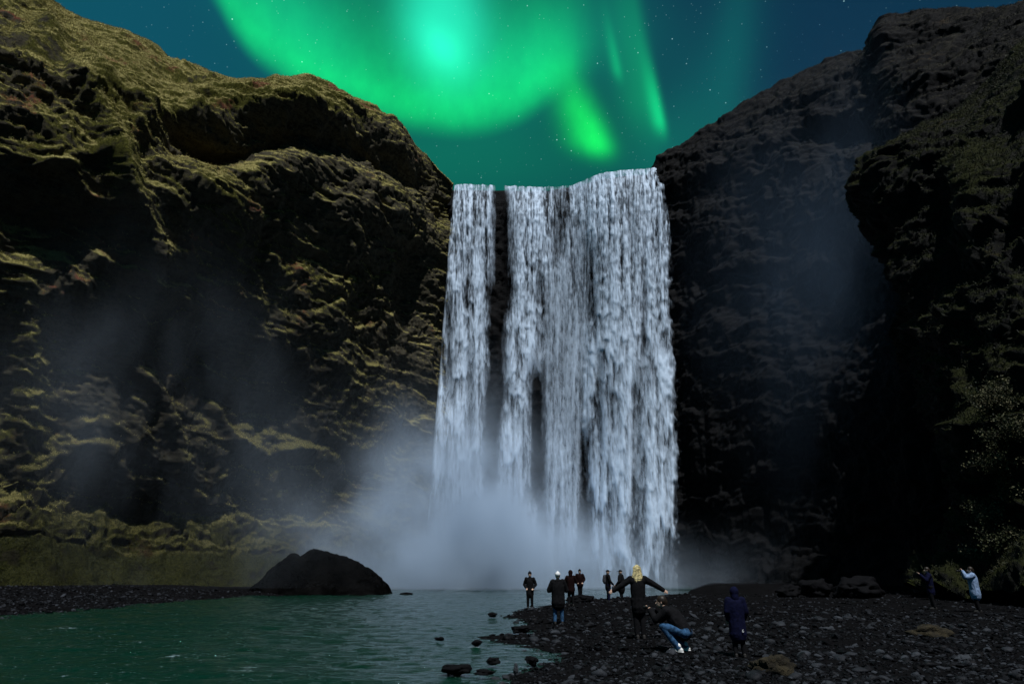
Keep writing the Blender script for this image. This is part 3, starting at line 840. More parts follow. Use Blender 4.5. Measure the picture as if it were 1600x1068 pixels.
def scatter(name, xy, size, sub, seeds, mat, sink=0.25, squash=(1, .8, .5)):
    protos = [stone_mesh(sub, sd, 0.38, squash) for sd in seeds]
    VS, FS = [], []; off = 0
    zz = ground_z(xy[:, 0], xy[:, 1])
    ang = RNG.random(len(xy)) * 6.28; tl = RNG.normal(0, 0.22, (len(xy), 2)); st = RNG.uniform(.75, 1.3, (len(xy), 3))
    which = RNG.integers(0, len(protos), len(xy))
    for k in range(len(protos)):
        idx = np.where(which == k)[0]; V, F = protos[k]
        if not len(idx): continue
        W = V[None] * (size[idx, None, None] * st[idx][:, None])
        z = W[..., 2] + W[..., 0] * tl[idx, 0][:, None] + W[..., 1] * tl[idx, 1][:, None]
        c, s_ = np.cos(ang[idx])[:, None], np.sin(ang[idx])[:, None]
        x = W[..., 0] * c - W[..., 1] * s_ + xy[idx, 0][:, None]; y = W[..., 0] * s_ + W[..., 1] * c + xy[idx, 1][:, None]
        z = z + (zz[idx] + size[idx] * 0.5 * (0.5 - sink))[:, None]
        VS.append(np.stack([x, y, z], -1).reshape(-1, 3))
        FS.append((F[None] + (np.arange(len(idx)) * len(V))[:, None, None]).reshape(-1, 3) + off); off += len(idx) * len(V)
    o = mesh_np(name, np.concatenate(VS), np.concatenate(FS), mat, smooth=sub > 1)
    return tag(o, kind='stuff')


def cone_pts(n, y0, y1, a0, a1, pw=1.0):
    """points on the ground spread evenly as seen along the gorge: nearer ground gets more"""
    Y = 1 / (1 / y1 + (1 / y0 - 1 / y1) * RNG.random(n) ** pw)
    a = RNG.uniform(a0, a1, n); return np.stack([a * Y, Y], 1)


xy = cone_pts(12500, 9.2, 30, -0.30, 0.82); d = xy[:, 0] - np.interp(xy[:, 1], SH_Y, SH_X)
keep = (d > -0.1) | (RNG.random(len(d)) < 0.22 * np.exp(d / 0.8)); xy = xy[keep]
pt = fbm(np.column_stack([xy * 0.55, np.zeros(len(xy))]), 3, 140); kk_ = RNG.random(len(xy)) < 0.55 + pt * 1.3; xy, pt = xy[kk_], pt[kk_]
sz = 0.028 * np.exp(RNG.normal(0, 0.55, len(xy)) + pt * 0.8) * (xy[:, 1] / 11) ** 0.55
sz = np.clip(sz, 0.012, 0.16); big = np.argsort(-sz / xy[:, 1])[:300]
protos = []
for sd in range(1, 8):
    V, F = stone_mesh(2, sd, 0.38, (1, .8, .5)); o = mesh_np('stone', V, F, M_SINGLE); protos.append(o.data); bpy.data.objects.remove(o)
zb = ground_z(xy[big, 0], xy[big, 1])
for k, i in enumerate(big):
    o = bpy.data.objects.new('stone', protos[k % 7]); COL.objects.link(o); o.parent = ground
    o.location = (xy[i, 0], xy[i, 1], zb[k] + sz[i] * 0.12); o.scale = sz[i] * RNG.uniform(.8, 1.25, 3)
    o.rotation_euler = (RNG.normal(0, .2), RNG.normal(0, .2), RNG.random() * 6.28)
rest = np.setdiff1d(np.arange(len(xy)), big)
gravel_near = scatter('gravel', xy[rest], sz[rest], 2, range(1, 8), M_STONE)
gravel_near['label'] = 'loose wet black stones covering the near gravel bar'
xy = cone_pts(17000, 9.2, 56, -0.16, 0.85, 1.15); d = xy[:, 0] - np.interp(xy[:, 1], SH_Y, SH_X)
xy = xy[(d > -0.3) & (xy[:, 0] < 36)]
sz = 0.030 * np.exp(RNG.normal(0, 0.45, len(xy))) * (xy[:, 1] / 14) ** 0.6
gravel_far = scatter('gravel', xy, sz, 1, range(11, 17), M_STONE)
xy = cone_pts(22000, 20, 60, -0.95, -0.26, 1.0); dl = left_dist(xy[:, 0], xy[:, 1])
xy = xy[(dl > -0.3) & (dl < 24)][:13000]
sz = 0.060 * np.exp(RNG.normal(0, 0.45, len(xy)))
gravel_left = scatter('gravel', xy, sz, 1, range(21, 27), M_STONE)


def rock(px, py, w_px, h_px, label, mat=None, seed=0, name='rock', flat=0.8, zb=None, group=None, cat='rock', Y=None):
    """a single rock standing where px,py (its foot) meets the ground"""
    b = on_z(px, py, 0.08 if zb is None else zb) if Y is None else at(px, py, Y)
    ppm = 1066.7 / (b[1] * cf + (b[2] - CAM_Z) * sf)
    w, h = w_px / ppm / 2, h_px / ppm
    V, F = stone_mesh(4, seed + 50, 0.55, (1, 1, 1)); V = V / np.abs(V).max(0)
    V = V + 0.13 * np.stack([fbm(V * 3 + k, 4, seed + k) for k in range(3)], 1)
    zbase = -0.3 * h
    Vw = np.stack([V[:, 0] * w, V[:, 1] * w * flat, (V[:, 2] * 0.5 + 0.5) * (h - zbase) + zbase], 1)
    o = mesh_np(name, Vw, F, mat or M_ROCK); o.location = b
    return tag(o, label, cat, group)


rock(907, 940, 50, 12, 'low black rock under the person in the dark red coat', seed=1)
rock(713, 1050, 50, 15, 'large dark wet rock in the shallows at the bottom edge', seed=2)
rock(757, 1053, 36, 8, 'flat dark rock in the shallows left of the pale upright stone', seed=3)
rock(745, 1007, 18, 8, 'small angular dark rock standing alone in open shallow water', seed=4)
rock(687, 999, 18, 5, 'low dark rock farthest out in the shallow water', seed=5)
rock(771, 1036, 24, 9, 'dark flat rock just behind the pale upright stone', seed=6)
rock(806, 1050, 9, 14, 'small pale upright stone at the water edge', M_PALE, seed=7)
rock(832, 1036, 24, 12, 'dark rock at the tip of the water inlet', seed=8)
rock(770, 962, 16, 6, 'small black rock off the gravel point near the standing man', seed=9)
rock(815, 986, 34, 10, 'black rock ledge where the gravel point meets the water', seed=10)
rock(635, 929, 22, 5, 'thin black rock at the waterline beside the dark mound', seed=11, zb=0.0)
rock(1208, 1062, 78, 40, 'brown mossy boulder at the bottom of the gravel bar', M_MOSSROCK, seed=12, name='boulder', cat='boulder')
rock(1455, 1000, 76, 26, 'low brown mossy hump on the right gravel', M_MOSSROCK, seed=13, name='boulder', cat='boulder')
rock(1422, 1010, 30, 9, 'pale flat stone in front of the brown hump', M_PALE, seed=14)
rock(1508, 1037, 30, 17, 'pale wedge-shaped stone on the right gravel', M_PALE, seed=15)
rock(1391, 1056, 24, 9, 'small pale flat stone near the bottom right', M_PALE, seed=16)
rock(1296, 986, 22, 8, 'pale rounded stone on the gravel behind the mossy boulder', M_PALE, seed=17)
rock(1232, 932, 46, 20, 'dark low rock at the foot of the right cliff, leftmost', M_ROCK, seed=18, Y=50)
rock(1276, 932, 56, 30, 'dark rounded boulder at the foot of the right cliff, middle', M_ROCK, seed=19, name='boulder', cat='boulder', Y=48)
rock(1345, 934, 90, 34, 'dark long boulder at the foot of the right cliff, rightmost', M_ROCK, seed=20, name='boulder', cat='boulder', Y=46)

# black outcrop on the far bank: a ridge with a steep nose on the right
oc = on_z(490, 932, -0.1); ppm = 1066.7 / (oc[1] * cf)
nx_, ny_ = 150, 70
tu = np.linspace(-1, 1, nx_); tv = np.linspace(-1, 1, ny_)
prof = np.interp((tu + 1) / 2 * 200 + 408, [400, 415, 430, 452, 464, 472, 486, 500, 520, 545, 565, 585, 598, 604, 610], [14, 28, 44, 68, 61, 66, 72, 70, 64, 57, 47, 34, 22, 8, -4]) / ppm
TU, TV = np.meshgrid(tu, tv)
OX = TU * 104 / ppm * (1 - 0.0 * TV); OY = TV * 5.0
hgt = (1 - np.abs(TV) ** 2.2)
OZ = prof[None] * hgt - 0.3
OPt = np.stack([OX, OY, OZ], -1).reshape(-1, 3)
nn = fbm(OPt * 0.8, 5, 91, 0.55) * 0.35 + fbm(OPt * np.array([1.1, 1.1, 1.6]), 4, 97, 0.6, ridged=True) * 0.32
OPt[:, 2] += nn * hgt.ravel(); OPt[:, 1] += fbm(OPt * 0.9 + 5, 4, 94) * 0.6
mound = mesh_np('rock_outcrop', OPt, grid_faces(ny_, nx_), M_MOUND); mound.location = (oc[0], oc[1] + 3.5, 0.0)
tag(mound, 'black humped rock outcrop jutting into the river left of the spray', 'outcrop')


# ------------------------------------------------------------------ plants
def blades(name, base, nrm_, length, width, mat, n_each, droop=0.5, label=None, spread=0.5):
    """tufts: n_each bent blades (2 quads) at each base point"""
    N0 = len(base) * n_each
    b = np.repeat(base, n_each, 0) + RNG.normal(0, 0.10, (N0, 3)) * length
    d = np.repeat(nrm_, n_each, 0) * 0.6 + np.array([0, 0, .6]) + RNG.normal(0, spread, (N0, 3)); d /= np.linalg.norm(d, axis=1)[:, None]
    L = length * RNG.uniform(.5, 1.4, N0)[:, None]
    side = np.cross(d, RNG.normal(0, 1, (N0, 3))); side /= np.maximum(np.linalg.norm(side, axis=1), 1e-6)[:, None]
    side *= width * RNG.uniform(.6, 1.3, N0)[:, None]
    m1 = b + d * L * 0.55; t = b + d * L * 0.9 + np.array([0, 0, -droop]) * L * 0.5
    V = np.stack([b - side, b + side, m1 - side * 0.8, m1 + side * 0.8, t], 1).reshape(-1, 3)
    k = np.arange(N0)[:, None] * 5
    F = np.concatenate([k + np.array([[0, 1, 3]]), k + np.array([[0, 3, 2]]), k + np.array([[2, 3, 4]])])
    o = mesh_np(name, V, F, mat, smooth=False)
    return o


def foliage_mat(name, lo, hi, dry):
    m, nt, p = newmat(name)
    g = nt.nodes.new('ShaderNodeNewGeometry'); rnd = X(nt, g.outputs['Random Per Island'])
    n = noise(nt, g.outputs['Position'], 0.7, 3, 0.6)
    c = mixc(nt, rnd, lo, hi); c = mixc(nt, (n + (rnd - 0.5) * 0.3).sstep(0.5, 0.68), c, dry)
    setin(nt, p.inputs['Base Color'], c); p.inputs['Roughness'].default_value = 0.7; p.inputs['Specular IOR Level'].default_value = 0.25
    return m


M_GRASS = foliage_mat('dry_cliff_grass', (0.12, 0.105, 0.03), (0.36, 0.32, 0.11), (0.42, 0.36, 0.14))
M_BANK = foliage_mat('bank_grass', (0.010, 0.013, 0.003), (0.035, 0.040, 0.010), (0.045, 0.045, 0.012))
M_TUFT = foliage_mat('buttress_grass', (0.006, 0.008, 0.002), (0.030, 0.033, 0.011), (0.034, 0.032, 0.013))
M_DULL = foliage_mat('dull_grass', (0.02, 0.018, 0.010), (0.075, 0.068, 0.042), (0.09, 0.08, 0.05))
M_LEAF = foliage_mat('shrub_leaf', (0.007, 0.010, 0.003), (0.045, 0.050, 0.016), (0.11, 0.10, 0.05))
M_STEM = simple('shrub_stem', (0.02, 0.015, 0.01), 0.9)


def surf_normals(P):
    N = np.cross(np.gradient(P, axis=1), np.gradient(P, axis=0)); N /= np.maximum(np.linalg.norm(N, axis=2), 1e-9)[..., None]
    return N * np.sign(np.median(N[P.shape[0] // 2:, :, 2]) or 1)


def pick(P, MS, n, nzmin, seedn):
    N = surf_normals(P); Q = P.reshape(-1, 3); NN = N.reshape(-1, 3); ok = NN[:, 2] + MS.ravel() * 0.7 + fbm(Q * 0.4, 3, seedn) * 0.35 > nzmin
    u, v = proj(Q); ok &= (u > -60) & (u < 1660) & (v > -60) & (Q[:, 1] > 10) & ((NN * (np.array([0, 0, CAM_Z]) - Q)).sum(1) > 0)
    idx = np.where(ok)[0]; idx = RNG.choice(idx, min(n, len(idx)), replace=False)
    return Q[idx], NN[idx]


b_, n_ = pick(PL, MSL, 46000, 0.50, 201); k_ = b_[:, 2] > 7; b_, n_ = b_[k_], n_[k_]
tag(blades('grass', b_, n_, 0.26, 0.016, M_GRASS, 3, 0.9), 'dry olive grass tufts on the left cliff slopes', kind='stuff')
b_, n_ = pick(PN, MSN, 16000, 0.30, 202)
tag(blades('grass', b_, n_, 0.28, 0.018, M_TUFT, 3, 0.9), 'dark grass and moss tufts on the near right cliff', kind='stuff')
b_, n_ = pick(PR, MSR, 14000, 0.50, 203)
tag(blades('grass', b_, n_, 0.26, 0.018, M_DULL, 3, 0.9), 'dull brown grass on the upper slope of the far right cliff', kind='stuff')
b_, n_ = pick(PL, MSL, 400000, 0.40, 204); k_ = (b_[:, 2] < 7) & (b_[:, 2] > 0.5); b_, n_ = b_[k_][:14000], n_[k_][:14000]
tag(blades('grass', b_, n_, 0.26, 0.016, M_BANK, 3, 0.7), 'dark green moss and grass at the foot of the left cliff', kind='stuff')
xy = cone_pts(9000, 46, 62, -0.85, -0.30); zz = ground_z(xy[:, 0], xy[:, 1]); k_ = zz > 0.75
bb = np.column_stack([xy, zz])[k_]
if len(bb): tag(blades('grass', bb, np.tile([0, 0, 1.], (len(bb), 1)), 0.22, 0.015, M_BANK, 3, 0.5), 'green grass on the bank below the left cliff', kind='stuff')


def shrub(px, py, Y, r, label, seed):
    """low shrub clinging to the rock: short branching stems and many small leaves"""
    rg = np.random.default_rng(seed); c = at(px, py, Y)
    root = empty('shrub', c); tag(root, label, 'shrub', 'shrubs on the right cliff foot')
    SV, SF = [], []; tips = []
    for q in range(26):
        d = rg.normal(0, 1, 3); d[1] -= 0.6; d[2] = abs(d[2]) * 0.8 + 0.1; d /= np.linalg.norm(d)
        p0 = np.array([0, 0.4 * r, -0.35 * r]); p1 = p0 + d * r * rg.uniform(.5, 1.0); p2 = p1 + (d + rg.normal(0, .5, 3)) * r * 0.35
        for a, b, w0, w1 in ((p0, p1, .03, .018), (p1, p2, .018, .006)):
            ax = (b - a) / np.linalg.norm(b - a); s1 = np.cross(ax, [0.3, 0.2, 1]); s1 /= np.linalg.norm(s1); s2 = np.cross(ax, s1); k = len(SV) * 8
            SV.append(np.array([a + w0 * (s1 * np.cos(t) + s2 * np.sin(t)) for t in (0, 1.57, 3.14, 4.71)] + [b + w1 * (s1 * np.cos(t) + s2 * np.sin(t)) for t in (0, 1.57, 3.14, 4.71)]))
            SF += [[k + i, k + (i + 1) % 4, k + 4 + (i + 1) % 4, k + 4 + i] for i in range(4)]
        tips += [p1, p2, (p1 + p2) / 2, p0 + (p1 - p0) * .6]
    st = mesh_np('stem', np.concatenate(SV), np.array(SF), M_STEM); st.parent = root
    n = 2600; tp = np.array(tips)[rg.integers(0, len(tips), n)] + rg.normal(0, r * 0.15, (n, 3))
    d = rg.normal(0, 1, (n, 3)) + np.array([0, -0.3, .5]); d /= np.linalg.norm(d, axis=1)[:, None]
    sd = np.cross(d, rg.normal(0, 1, (n, 3))); sd /= np.linalg.norm(sd, axis=1)[:, None]
    L = rg.uniform(.07, .17, n)[:, None]; V = np.stack([tp, tp + d * L * .5 + sd * L * .28, tp + d * L, tp + d * L * .5 - sd * L * .28], 1).reshape(-1, 3)
    F = np.arange(n)[:, None] * 4 + np.array([[0, 1, 2, 3]])
    fo_ = mesh_np('foliage', V, F, M_LEAF, smooth=False); fo_.parent = root


def hit(px, py):
    """distance to the buttress along a line of sight"""
    u, v = proj(PN[:, ::2][::2]); q = (u - px) ** 2 + (v - py) ** 2; q = q + PN[::2, ::2, 1] * 3.0
    return PN[::2, ::2][np.unravel_index(q.argmin(), q.shape)][1]


for k, (px, py, r, lab) in enumerate((
        (1562, 622, 1.15, 'topmost leafy shrub on the right cliff at the picture edge'), (1586, 672, 1.0, 'leafy shrub just below the topmost one, cut by the right edge'),
        (1560, 720, 1.0, 'mid-height leafy shrub on the right cliff, third from the top'), (1588, 766, 1.0, 'leafy shrub at the right edge, fourth from the top'),
        (1552, 806, 1.0, 'leafy shrub fifth from the top above the pale-jacketed person'), (1580, 846, 1.0, 'leafy shrub low on the right edge, second from the bottom'),
        (1540, 868, 0.9, 'lowest leafy shrub beside the pale-jacketed person'))):
    shrub(px, py, hit(px, py) - 0.6, r, lab, 300 + k)


# ------------------------------------------------------------------ people
def capsule(p0, p1, r0, r1, seg=12, flat=None):
    """closed tapered capsule; flat=(axis vector, factor) squashes it across that axis"""
    p0, p1 = np.array(p0, float), np.array(p1, float); ax = p1 - p0; L = np.linalg.norm(ax); ax = ax / max(L, 1e-6)
    t = np.array([1, 0, 0.]) if abs(ax[0]) < 0.8 else np.array([0, 1, 0.])
    u = np.cross(ax, t); u /= np.linalg.norm(u); v = np.cross(ax, u)
    rings = [(p0 - ax * r0 * math.cos(a), r0 * math.sin(a)) for a in (0.02, .5, 1.0, 1.57)] + [(p0 + ax * L * k, r0 + (r1 - r0) * k) for k in (.33, .66)] + \
            [(p1 + ax * r1 * math.cos(a), r1 * math.sin(a)) for a in (1.57, 1.0, .5, .02)]
    th = np.linspace(0, 2 * np.pi, seg, endpoint=False)
    V = np.concatenate([c + r * (np.cos(th)[:, None] * u + np.sin(th)[:, None] * v) for c, r in rings])
    if flat is not None:
        a, f = np.array(flat[0], float), flat[1]; a /= np.linalg.norm(a); m_ = (p0 + p1) / 2
        d = (V - m_) @ a; V = V + np.outer(d * (f - 1), a)
    F = []; n = len(rings)
    for i in range(n - 1):
        for j in range(seg): F.append((i * seg + j, i * seg + (j + 1) % seg, (i + 1) * seg + (j + 1) % seg, (i + 1) * seg + j))
    F.append(tuple(range(seg))[::-1]); F.append(tuple(range((n - 1) * seg, n * seg)))
    return V, F


def ell(c, r):
    V, F = ico(3); return V * np.array(r) + np.array(c), [tuple(f) for f in F]


def fuse(name, prims, voxel, mat, parent, smooth=4, folds=0.0, seed=0):
    """union of closed shapes as one continuous surface (voxel remesh)"""
    V, F, off = [], [], 0
    for v, f in prims:
        V.append(v); F += [tuple(i + off for i in q) for q in f]; off += len(v)
    V = np.concatenate(V)
    me = bpy.data.meshes.new(name); me.from_pydata(V.tolist(), [], F); me.update()
    tmp = bpy.data.objects.new(name + '_tmp', me); COL.objects.link(tmp)
    r = tmp.modifiers.new('r', 'REMESH'); r.mode = 'VOXEL'; r.voxel_size = voxel
    q = tmp.modifiers.new('s', 'SMOOTH'); q.iterations = smooth; q.factor = 0.5
    dg = bpy.context.evaluated_depsgraph_get()
    out = bpy.data.meshes.new_from_object(tmp.evaluated_get(dg))
    bpy.data.objects.remove(tmp); bpy.data.meshes.remove(me)
    n = len(out.vertices); co = np.empty(n * 3, np.float32); out.vertices.foreach_get('co', co); co = co.reshape(-1, 3)
    if folds:
        no = np.empty(n * 3, np.float32); out.vertices.foreach_get('normal', no); no = no.reshape(-1, 3)
        co = co + no * (fbm(co * np.array([9, 9, 5.]), 3, seed, ridged=True) * folds)[:, None]
        out.vertices.foreach_set('co', co.astype(np.float32).ravel())
    out.polygons.foreach_set('use_smooth', np.ones(len(out.polygons), dtype=bool))
    out.materials.clear(); out.materials.append(mat); out.name = name
    o = bpy.data.objects.new(name, out); COL.objects.link(o)
    if parent is not None: o.parent = parent
    return o


M_SKIN = simple('skin', (0.52, 0.34, 0.25), 0.55, 0.08, 20, 0.1, 0.003)
def cloth(name, c, var=0.3): return simple(name, c, 0.9, var, 14, 0.5, 0.012, spec=0.1)
M_BLACK = cloth('black_cloth', (0.006, 0.006, 0.007)); M_NAVY = cloth('navy_cloth', (0.003, 0.004, 0.020)); M_RED = cloth('dark_red_cloth', (0.009, 0.0025, 0.0025))
M_JEAN = cloth('blue_denim', (0.03, 0.08, 0.16), 0.6); M_PALEJ = cloth('pale_blue_cloth', (0.20, 0.28, 0.42), 0.35); M_WHITE = cloth('white_cloth', (0.75, 0.75, 0.74), 0.1)
M_GREY = cloth('grey_cloth', (0.05, 0.05, 0.055)); M_BLOND = simple('blonde_hair', (0.55, 0.46, 0.22), 0.5, 0.8, 28, 0.8, 0.02); M_DARKHAIR = simple('dark_hair', (0.02, 0.013, 0.008), 0.5)
M_BOOT = simple('dark_boot', (0.012, 0.011, 0.010), 0.7); M_SHOE = simple('white_shoe', (0.75, 0.75, 0.72), 0.6, 0.1); M_GEAR = simple('black_plastic', (0.01, 0.01, 0.01), 0.4)
M_EYE = simple('eye', (0.02, 0.015, 0.01), 0.2)

STAND = dict(pelvis=(0, 0, .96), chest=(0, .0, 1.28), neck=(0, .0, 1.48), head=(0, .02, 1.635), look=0.0,
             sl=(-.18, 0, 1.42), el=(-.25, -.03, 1.14), wl=(-.22, .10, .93), sr=(.18, 0, 1.42), er=(.25, -.03, 1.14), wr=(.22, .10, .93),
             hl=(-.09, 0, .92), kl=(-.10, .03, .50), al=(-.11, -.01, .09), hr=(.09, 0, .92), kr=(.10, .03, .50), ar=(.11, -.01, .09), fl=(0, 1, 0), fr=(0, 1, 0))


def hand(prims, w, d, palm_n):
    """palm, four bent fingers of unequal length and a thumb leaving the side of the palm"""
    w, d, n = np.array(w, float), np.array(d, float), np.array(palm_n, float); d /= np.linalg.norm(d)
    n = n - d * (n @ d); n /= np.linalg.norm(n); s_ = np.cross(d, n)
    pe = w + d * 0.085
    prims.append(capsule(w, pe, .030, .036, flat=(n, .5)))
    for k, L in enumerate((.068, .078, .072, .056)):
        b = pe + s_ * (k - 1.5) * 0.021; m1 = b + (d + s_ * (k - 1.5) * .12) * L * .6; e = m1 + (d * .75 + n * .65) * L * .5
        prims.append(capsule(b - d * .02, m1, .0095, .0088, 8)); prims.append(capsule(m1, e, .0088, .0075, 8))
    b = w + d * .03 - s_ * .028; m1 = b + (d * .55 - s_ * .8) * .04; prims.append(capsule(b, m1, .012, .0105, 8)); prims.append(capsule(m1, m1 + (d * .9 - s_ * .1 + n * .3) * .035, .0105, .009, 8))


def person(label, loc, heading, height, pose=None, coat=None, hem=.62, legs=None, shoes=None, hat=None, hat_kind=None, hair=None, hood=False, scarf=None, coat_w=1.0, extra=None, group='people on the gravel bar'):
    P_ = dict(STAND); P_.update(pose or {}); v = {k: (np.array(x, float) if isinstance(x, tuple) else x) for k, x in P_.items()}
    hd = v['head']; up = hd - v['neck']; up /= np.linalg.norm(up)
    lk = math.radians(v['look']); fw = np.array([-math.sin(lk), math.cos(lk), 0.0]); rt = np.array([fw[1], -fw[0], 0])
    # body: one continuous figure
    b = [ell(hd, (.078, .098, .118)), ell(hd + fw * .02 - np.array([0, 0, .05]), (.062, .078, .075)), capsule(hd + fw * .095 - np.array([0, 0, .012]), hd + fw * .112 - np.array([0, 0, .030]), .012, .016, 8),
         capsule(hd + fw * .088 - np.array([0, 0, .066]), hd + fw * .09 - np.array([0, 0, .067]), .016, .016, 8, (np.array([0, 0, 1.]), .6))]
    for q in (-1, 1): b.append(capsule(hd + rt * q * .078 + np.array([0, 0, .012]), hd + rt * q * .082 - np.array([0, 0, .028]), .016, .012, 8))
    b += [capsule(v['neck'] - up * .05, hd - up * .05, .058, .052), capsule(v['chest'], v['neck'] - up * .06, .13, .085, flat=((0, 1, 0), .8)), capsule(v['pelvis'], v['chest'], .135, .145, flat=((0, 1, 0), .78)), capsule(v['hl'], v['hr'], .095, .095)]
    for q in 'lr':
        b += [capsule(v['chest'] * .3 + v['s' + q] * .7, v['s' + q], .075, .062), capsule(v['s' + q], v['e' + q], .052, .041), capsule(v['e' + q], v['w' + q], .040, .028),
              capsule(v['h' + q], v['k' + q], .085, .058), capsule(v['k' + q], v['k' + q] * .62 + v['a' + q] * .38, .056, .056), capsule(v['k' + q] * .62 + v['a' + q] * .38, v['a' + q], .056, .038)]
        f = v['f' + q] / np.linalg.norm(v['f' + q]); b.append(capsule(v['a' + q] - f * .03 + np.array([0, 0, -.045]), v['a' + q] + f * .15 + np.array([0, 0, -.055]), .036, .030))
        d = v['w' + q] - v['e' + q]; hand(b, v['w' + q], d, np.array([0.2 if q == 'l' else -.2, .6, -.3]))
    root = fuse('person', b, .0105, M_SKIN, None, 2)
    tag(root, label, 'person', group)
    for q in (-1, 1):
        V, F = ell(hd + fw * .088 + rt * q * .032 + np.array([0, 0, .004]), (.012, .012, .010)); e = mesh_np('eye', V, np.array(F), M_EYE); e.parent = root
    # trousers
    t = [capsule(v['hl'], v['hr'], .115, .115), capsule(v['pelvis'] + np.array([0, 0, -.02]), v['pelvis'] * .7 + v['chest'] * .3, .135, .135, flat=((0, 1, 0), .85))]
    for q in 'lr': t += [capsule(v['h' + q], v['k' + q], .105, .078), capsule(v['k' + q], v['a' + q] + np.array([0, 0, .0]), .076, .060)]
    fuse('trousers', t, .014, legs or M_BLACK, root, 3, .006, 3)
    for q in 'lr':
        f = v['f' + q] / np.linalg.norm(v['f' + q]); a = v['a' + q]
        fuse('shoe', [capsule(a - f * .05 + np.array([0, 0, -.042]), a + f * .17 + np.array([0, 0, -.052]), .048, .040), capsule(a + np.array([0, 0, -.03]), a + np.array([0, 0, .04]), .055, .056), capsule(a - f * .06 + np.array([0, 0, -.078]), a + f * .19 + np.array([0, 0, -.078]), .05, .044, flat=((0, 0, 1), .28))], .012, shoes or M_BOOT, root, 1)
    # coat with sleeves, collar and hem
    dn = v['pelvis'] - v['chest']; dn /= np.linalg.norm(dn)
    he = v['chest'] + dn * hem
    c = [capsule(v['chest'] + np.array([0, 0, .02]), v['neck'] - up * .09, .19 * coat_w, .11, flat=((0, 1, 0), .78)), capsule(v['chest'], v['pelvis'], .195 * coat_w, .185 * coat_w, flat=((0, 1, 0), .78)), capsule(v['neck'] - up * .07, v['neck'] - up * .005, .092, .082)]
    if hem > .40: c += [capsule(v['pelvis'], he, .185 * coat_w, .20 * coat_w, flat=((0, 1, 0), .8))]
    for q in 'lr': c += [capsule(v['chest'] * .3 + v['s' + q] * .7, v['s' + q], .11, .092), capsule(v['s' + q], v['e' + q], .090 * coat_w, .070 * coat_w), capsule(v['e' + q], v['w' + q], .070 * coat_w, .052)]
    if hood == 'down': c.append(capsule(v['neck'] + np.array([-.07, -.09, -.02]), v['neck'] + np.array([.07, -.09, -.02]), .055, .055))
    ct = fuse('coat', c, .0145, coat or M_BLACK, root, 3, .012, 5)
    if hood == 'up':
        hp = [ell(hd - fw * .028 + np.array([0, 0, .012]), (.118, .122, .142)), capsule(v['neck'] - fw * .03, hd - fw * .04, .105, .10)]
        fuse('hood', hp, .013, coat or M_BLACK, root, 3, .006, 6)
    if hat_kind == 'beanie':
        fuse('hat', [ell(hd + np.array([0, 0, .055]) - fw * .012, (.098, .112, .092)), capsule(hd + np.array([0, 0, .035]) - fw * .10, hd + np.array([0, 0, .035]) + fw * .08, .02, .02), ell(hd + np.array([0, 0, .15]), (.03, .03, .028))], .011, hat, root, 2, .004, 7)
    if hat_kind == 'cap':
        fuse('hat', [ell(hd + np.array([0, 0, .055]), (.092, .108, .078)), capsule(hd + fw * .09 + np.array([0, 0, .045]), hd + fw * .19 + np.array([0, 0, .03]), .06, .05, flat=((0, 0, 1), .22))], .011, hat, root, 1)
    if hair is not None:
        if hair is M_BLOND:
            rg = np.random.default_rng(5); hp = [ell(hd + np.array([0, 0, .02]) - fw * .02, (.102, .115, .125)), capsule(hd - fw * .05, hd - fw * .10 - np.array([0, 0, .22]), .105, .10, flat=((0, 1, 0), .6))]
            for k in range(46):
                a = rg.uniform(-1.0, 1.0); x0 = hd + rt * math.sin(a * 1.5) * .1 - fw * (.06 + .05 * math.cos(a * 1.5)) + np.array([0, 0, rg.uniform(-.05, .09)])
                x1 = x0 + rt * a * rg.uniform(.0, .05) + np.array([0, 0, -.17]); x2 = x1 + rt * a * rg.uniform(-.02, .04) - fw * rg.uniform(-.01, .04) + np.array([0, 0, -rg.uniform(.10, .2)])
                hp += [capsule(x0, x1, .014, .017, 7), capsule(x1, x2, .016, .008, 7)]
            fuse('hair', hp, .009, hair, root, 1, .004, 8)
        else:
            fuse('hair', [ell(hd + np.array([0, 0, .028]) - fw * .018, (.092, .108, .112)), capsule(hd - fw * .07, hd - fw * .075 - np.array([0, 0, .07]), .075, .06)], .011, hair, root, 1, .004, 8)
    if extra: extra(root, v)
    root.location = loc; root.rotation_euler = (0, 0, heading); k = height / 1.755; root.scale = (k, k, k)
    return root


def stand_at(px, py, lift=0.0):
    """point of the gravel where the line of sight through px,py lands"""
    z = 0.15
    for _ in range(6):
        q = on_z(px, py, z); z = float(ground_z(np.array([q[0]]), np.array([q[1]]))[0])
    return (q[0], q[1], z + lift)


def at_dist(px, Y, lift=0.0):
    x = (px - 800) / 1066.7 * (Y * cf - 0.8 * sf)
    return (x, Y, float(ground_z(np.array([x]), np.array([Y]))[0]) + lift)


R_ = math.radians
POCK = dict(el=(-.30, -.06, 1.15), wl=(-.19, .09, .98), er=(.30, -.06, 1.15), wr=(.19, .09, .98))
SHOOT = dict(el=(-.27, .14, 1.20), wl=(-.09, .32, 1.44), er=(.27, .14, 1.20), wr=(.09, .32, 1.44))


def camera_prop(root, c):
    o = fuse('camera', [capsule(np.array(c) + [-.05, 0, 0], np.array(c) + [.05, 0, 0], .04, .04, flat=((0, 1, 0), .7)), capsule(np.array(c) + [0, .02, 0], np.array(c) + [0, .09, 0], .035, .033)], .01, M_GEAR, root, 1)
    return o


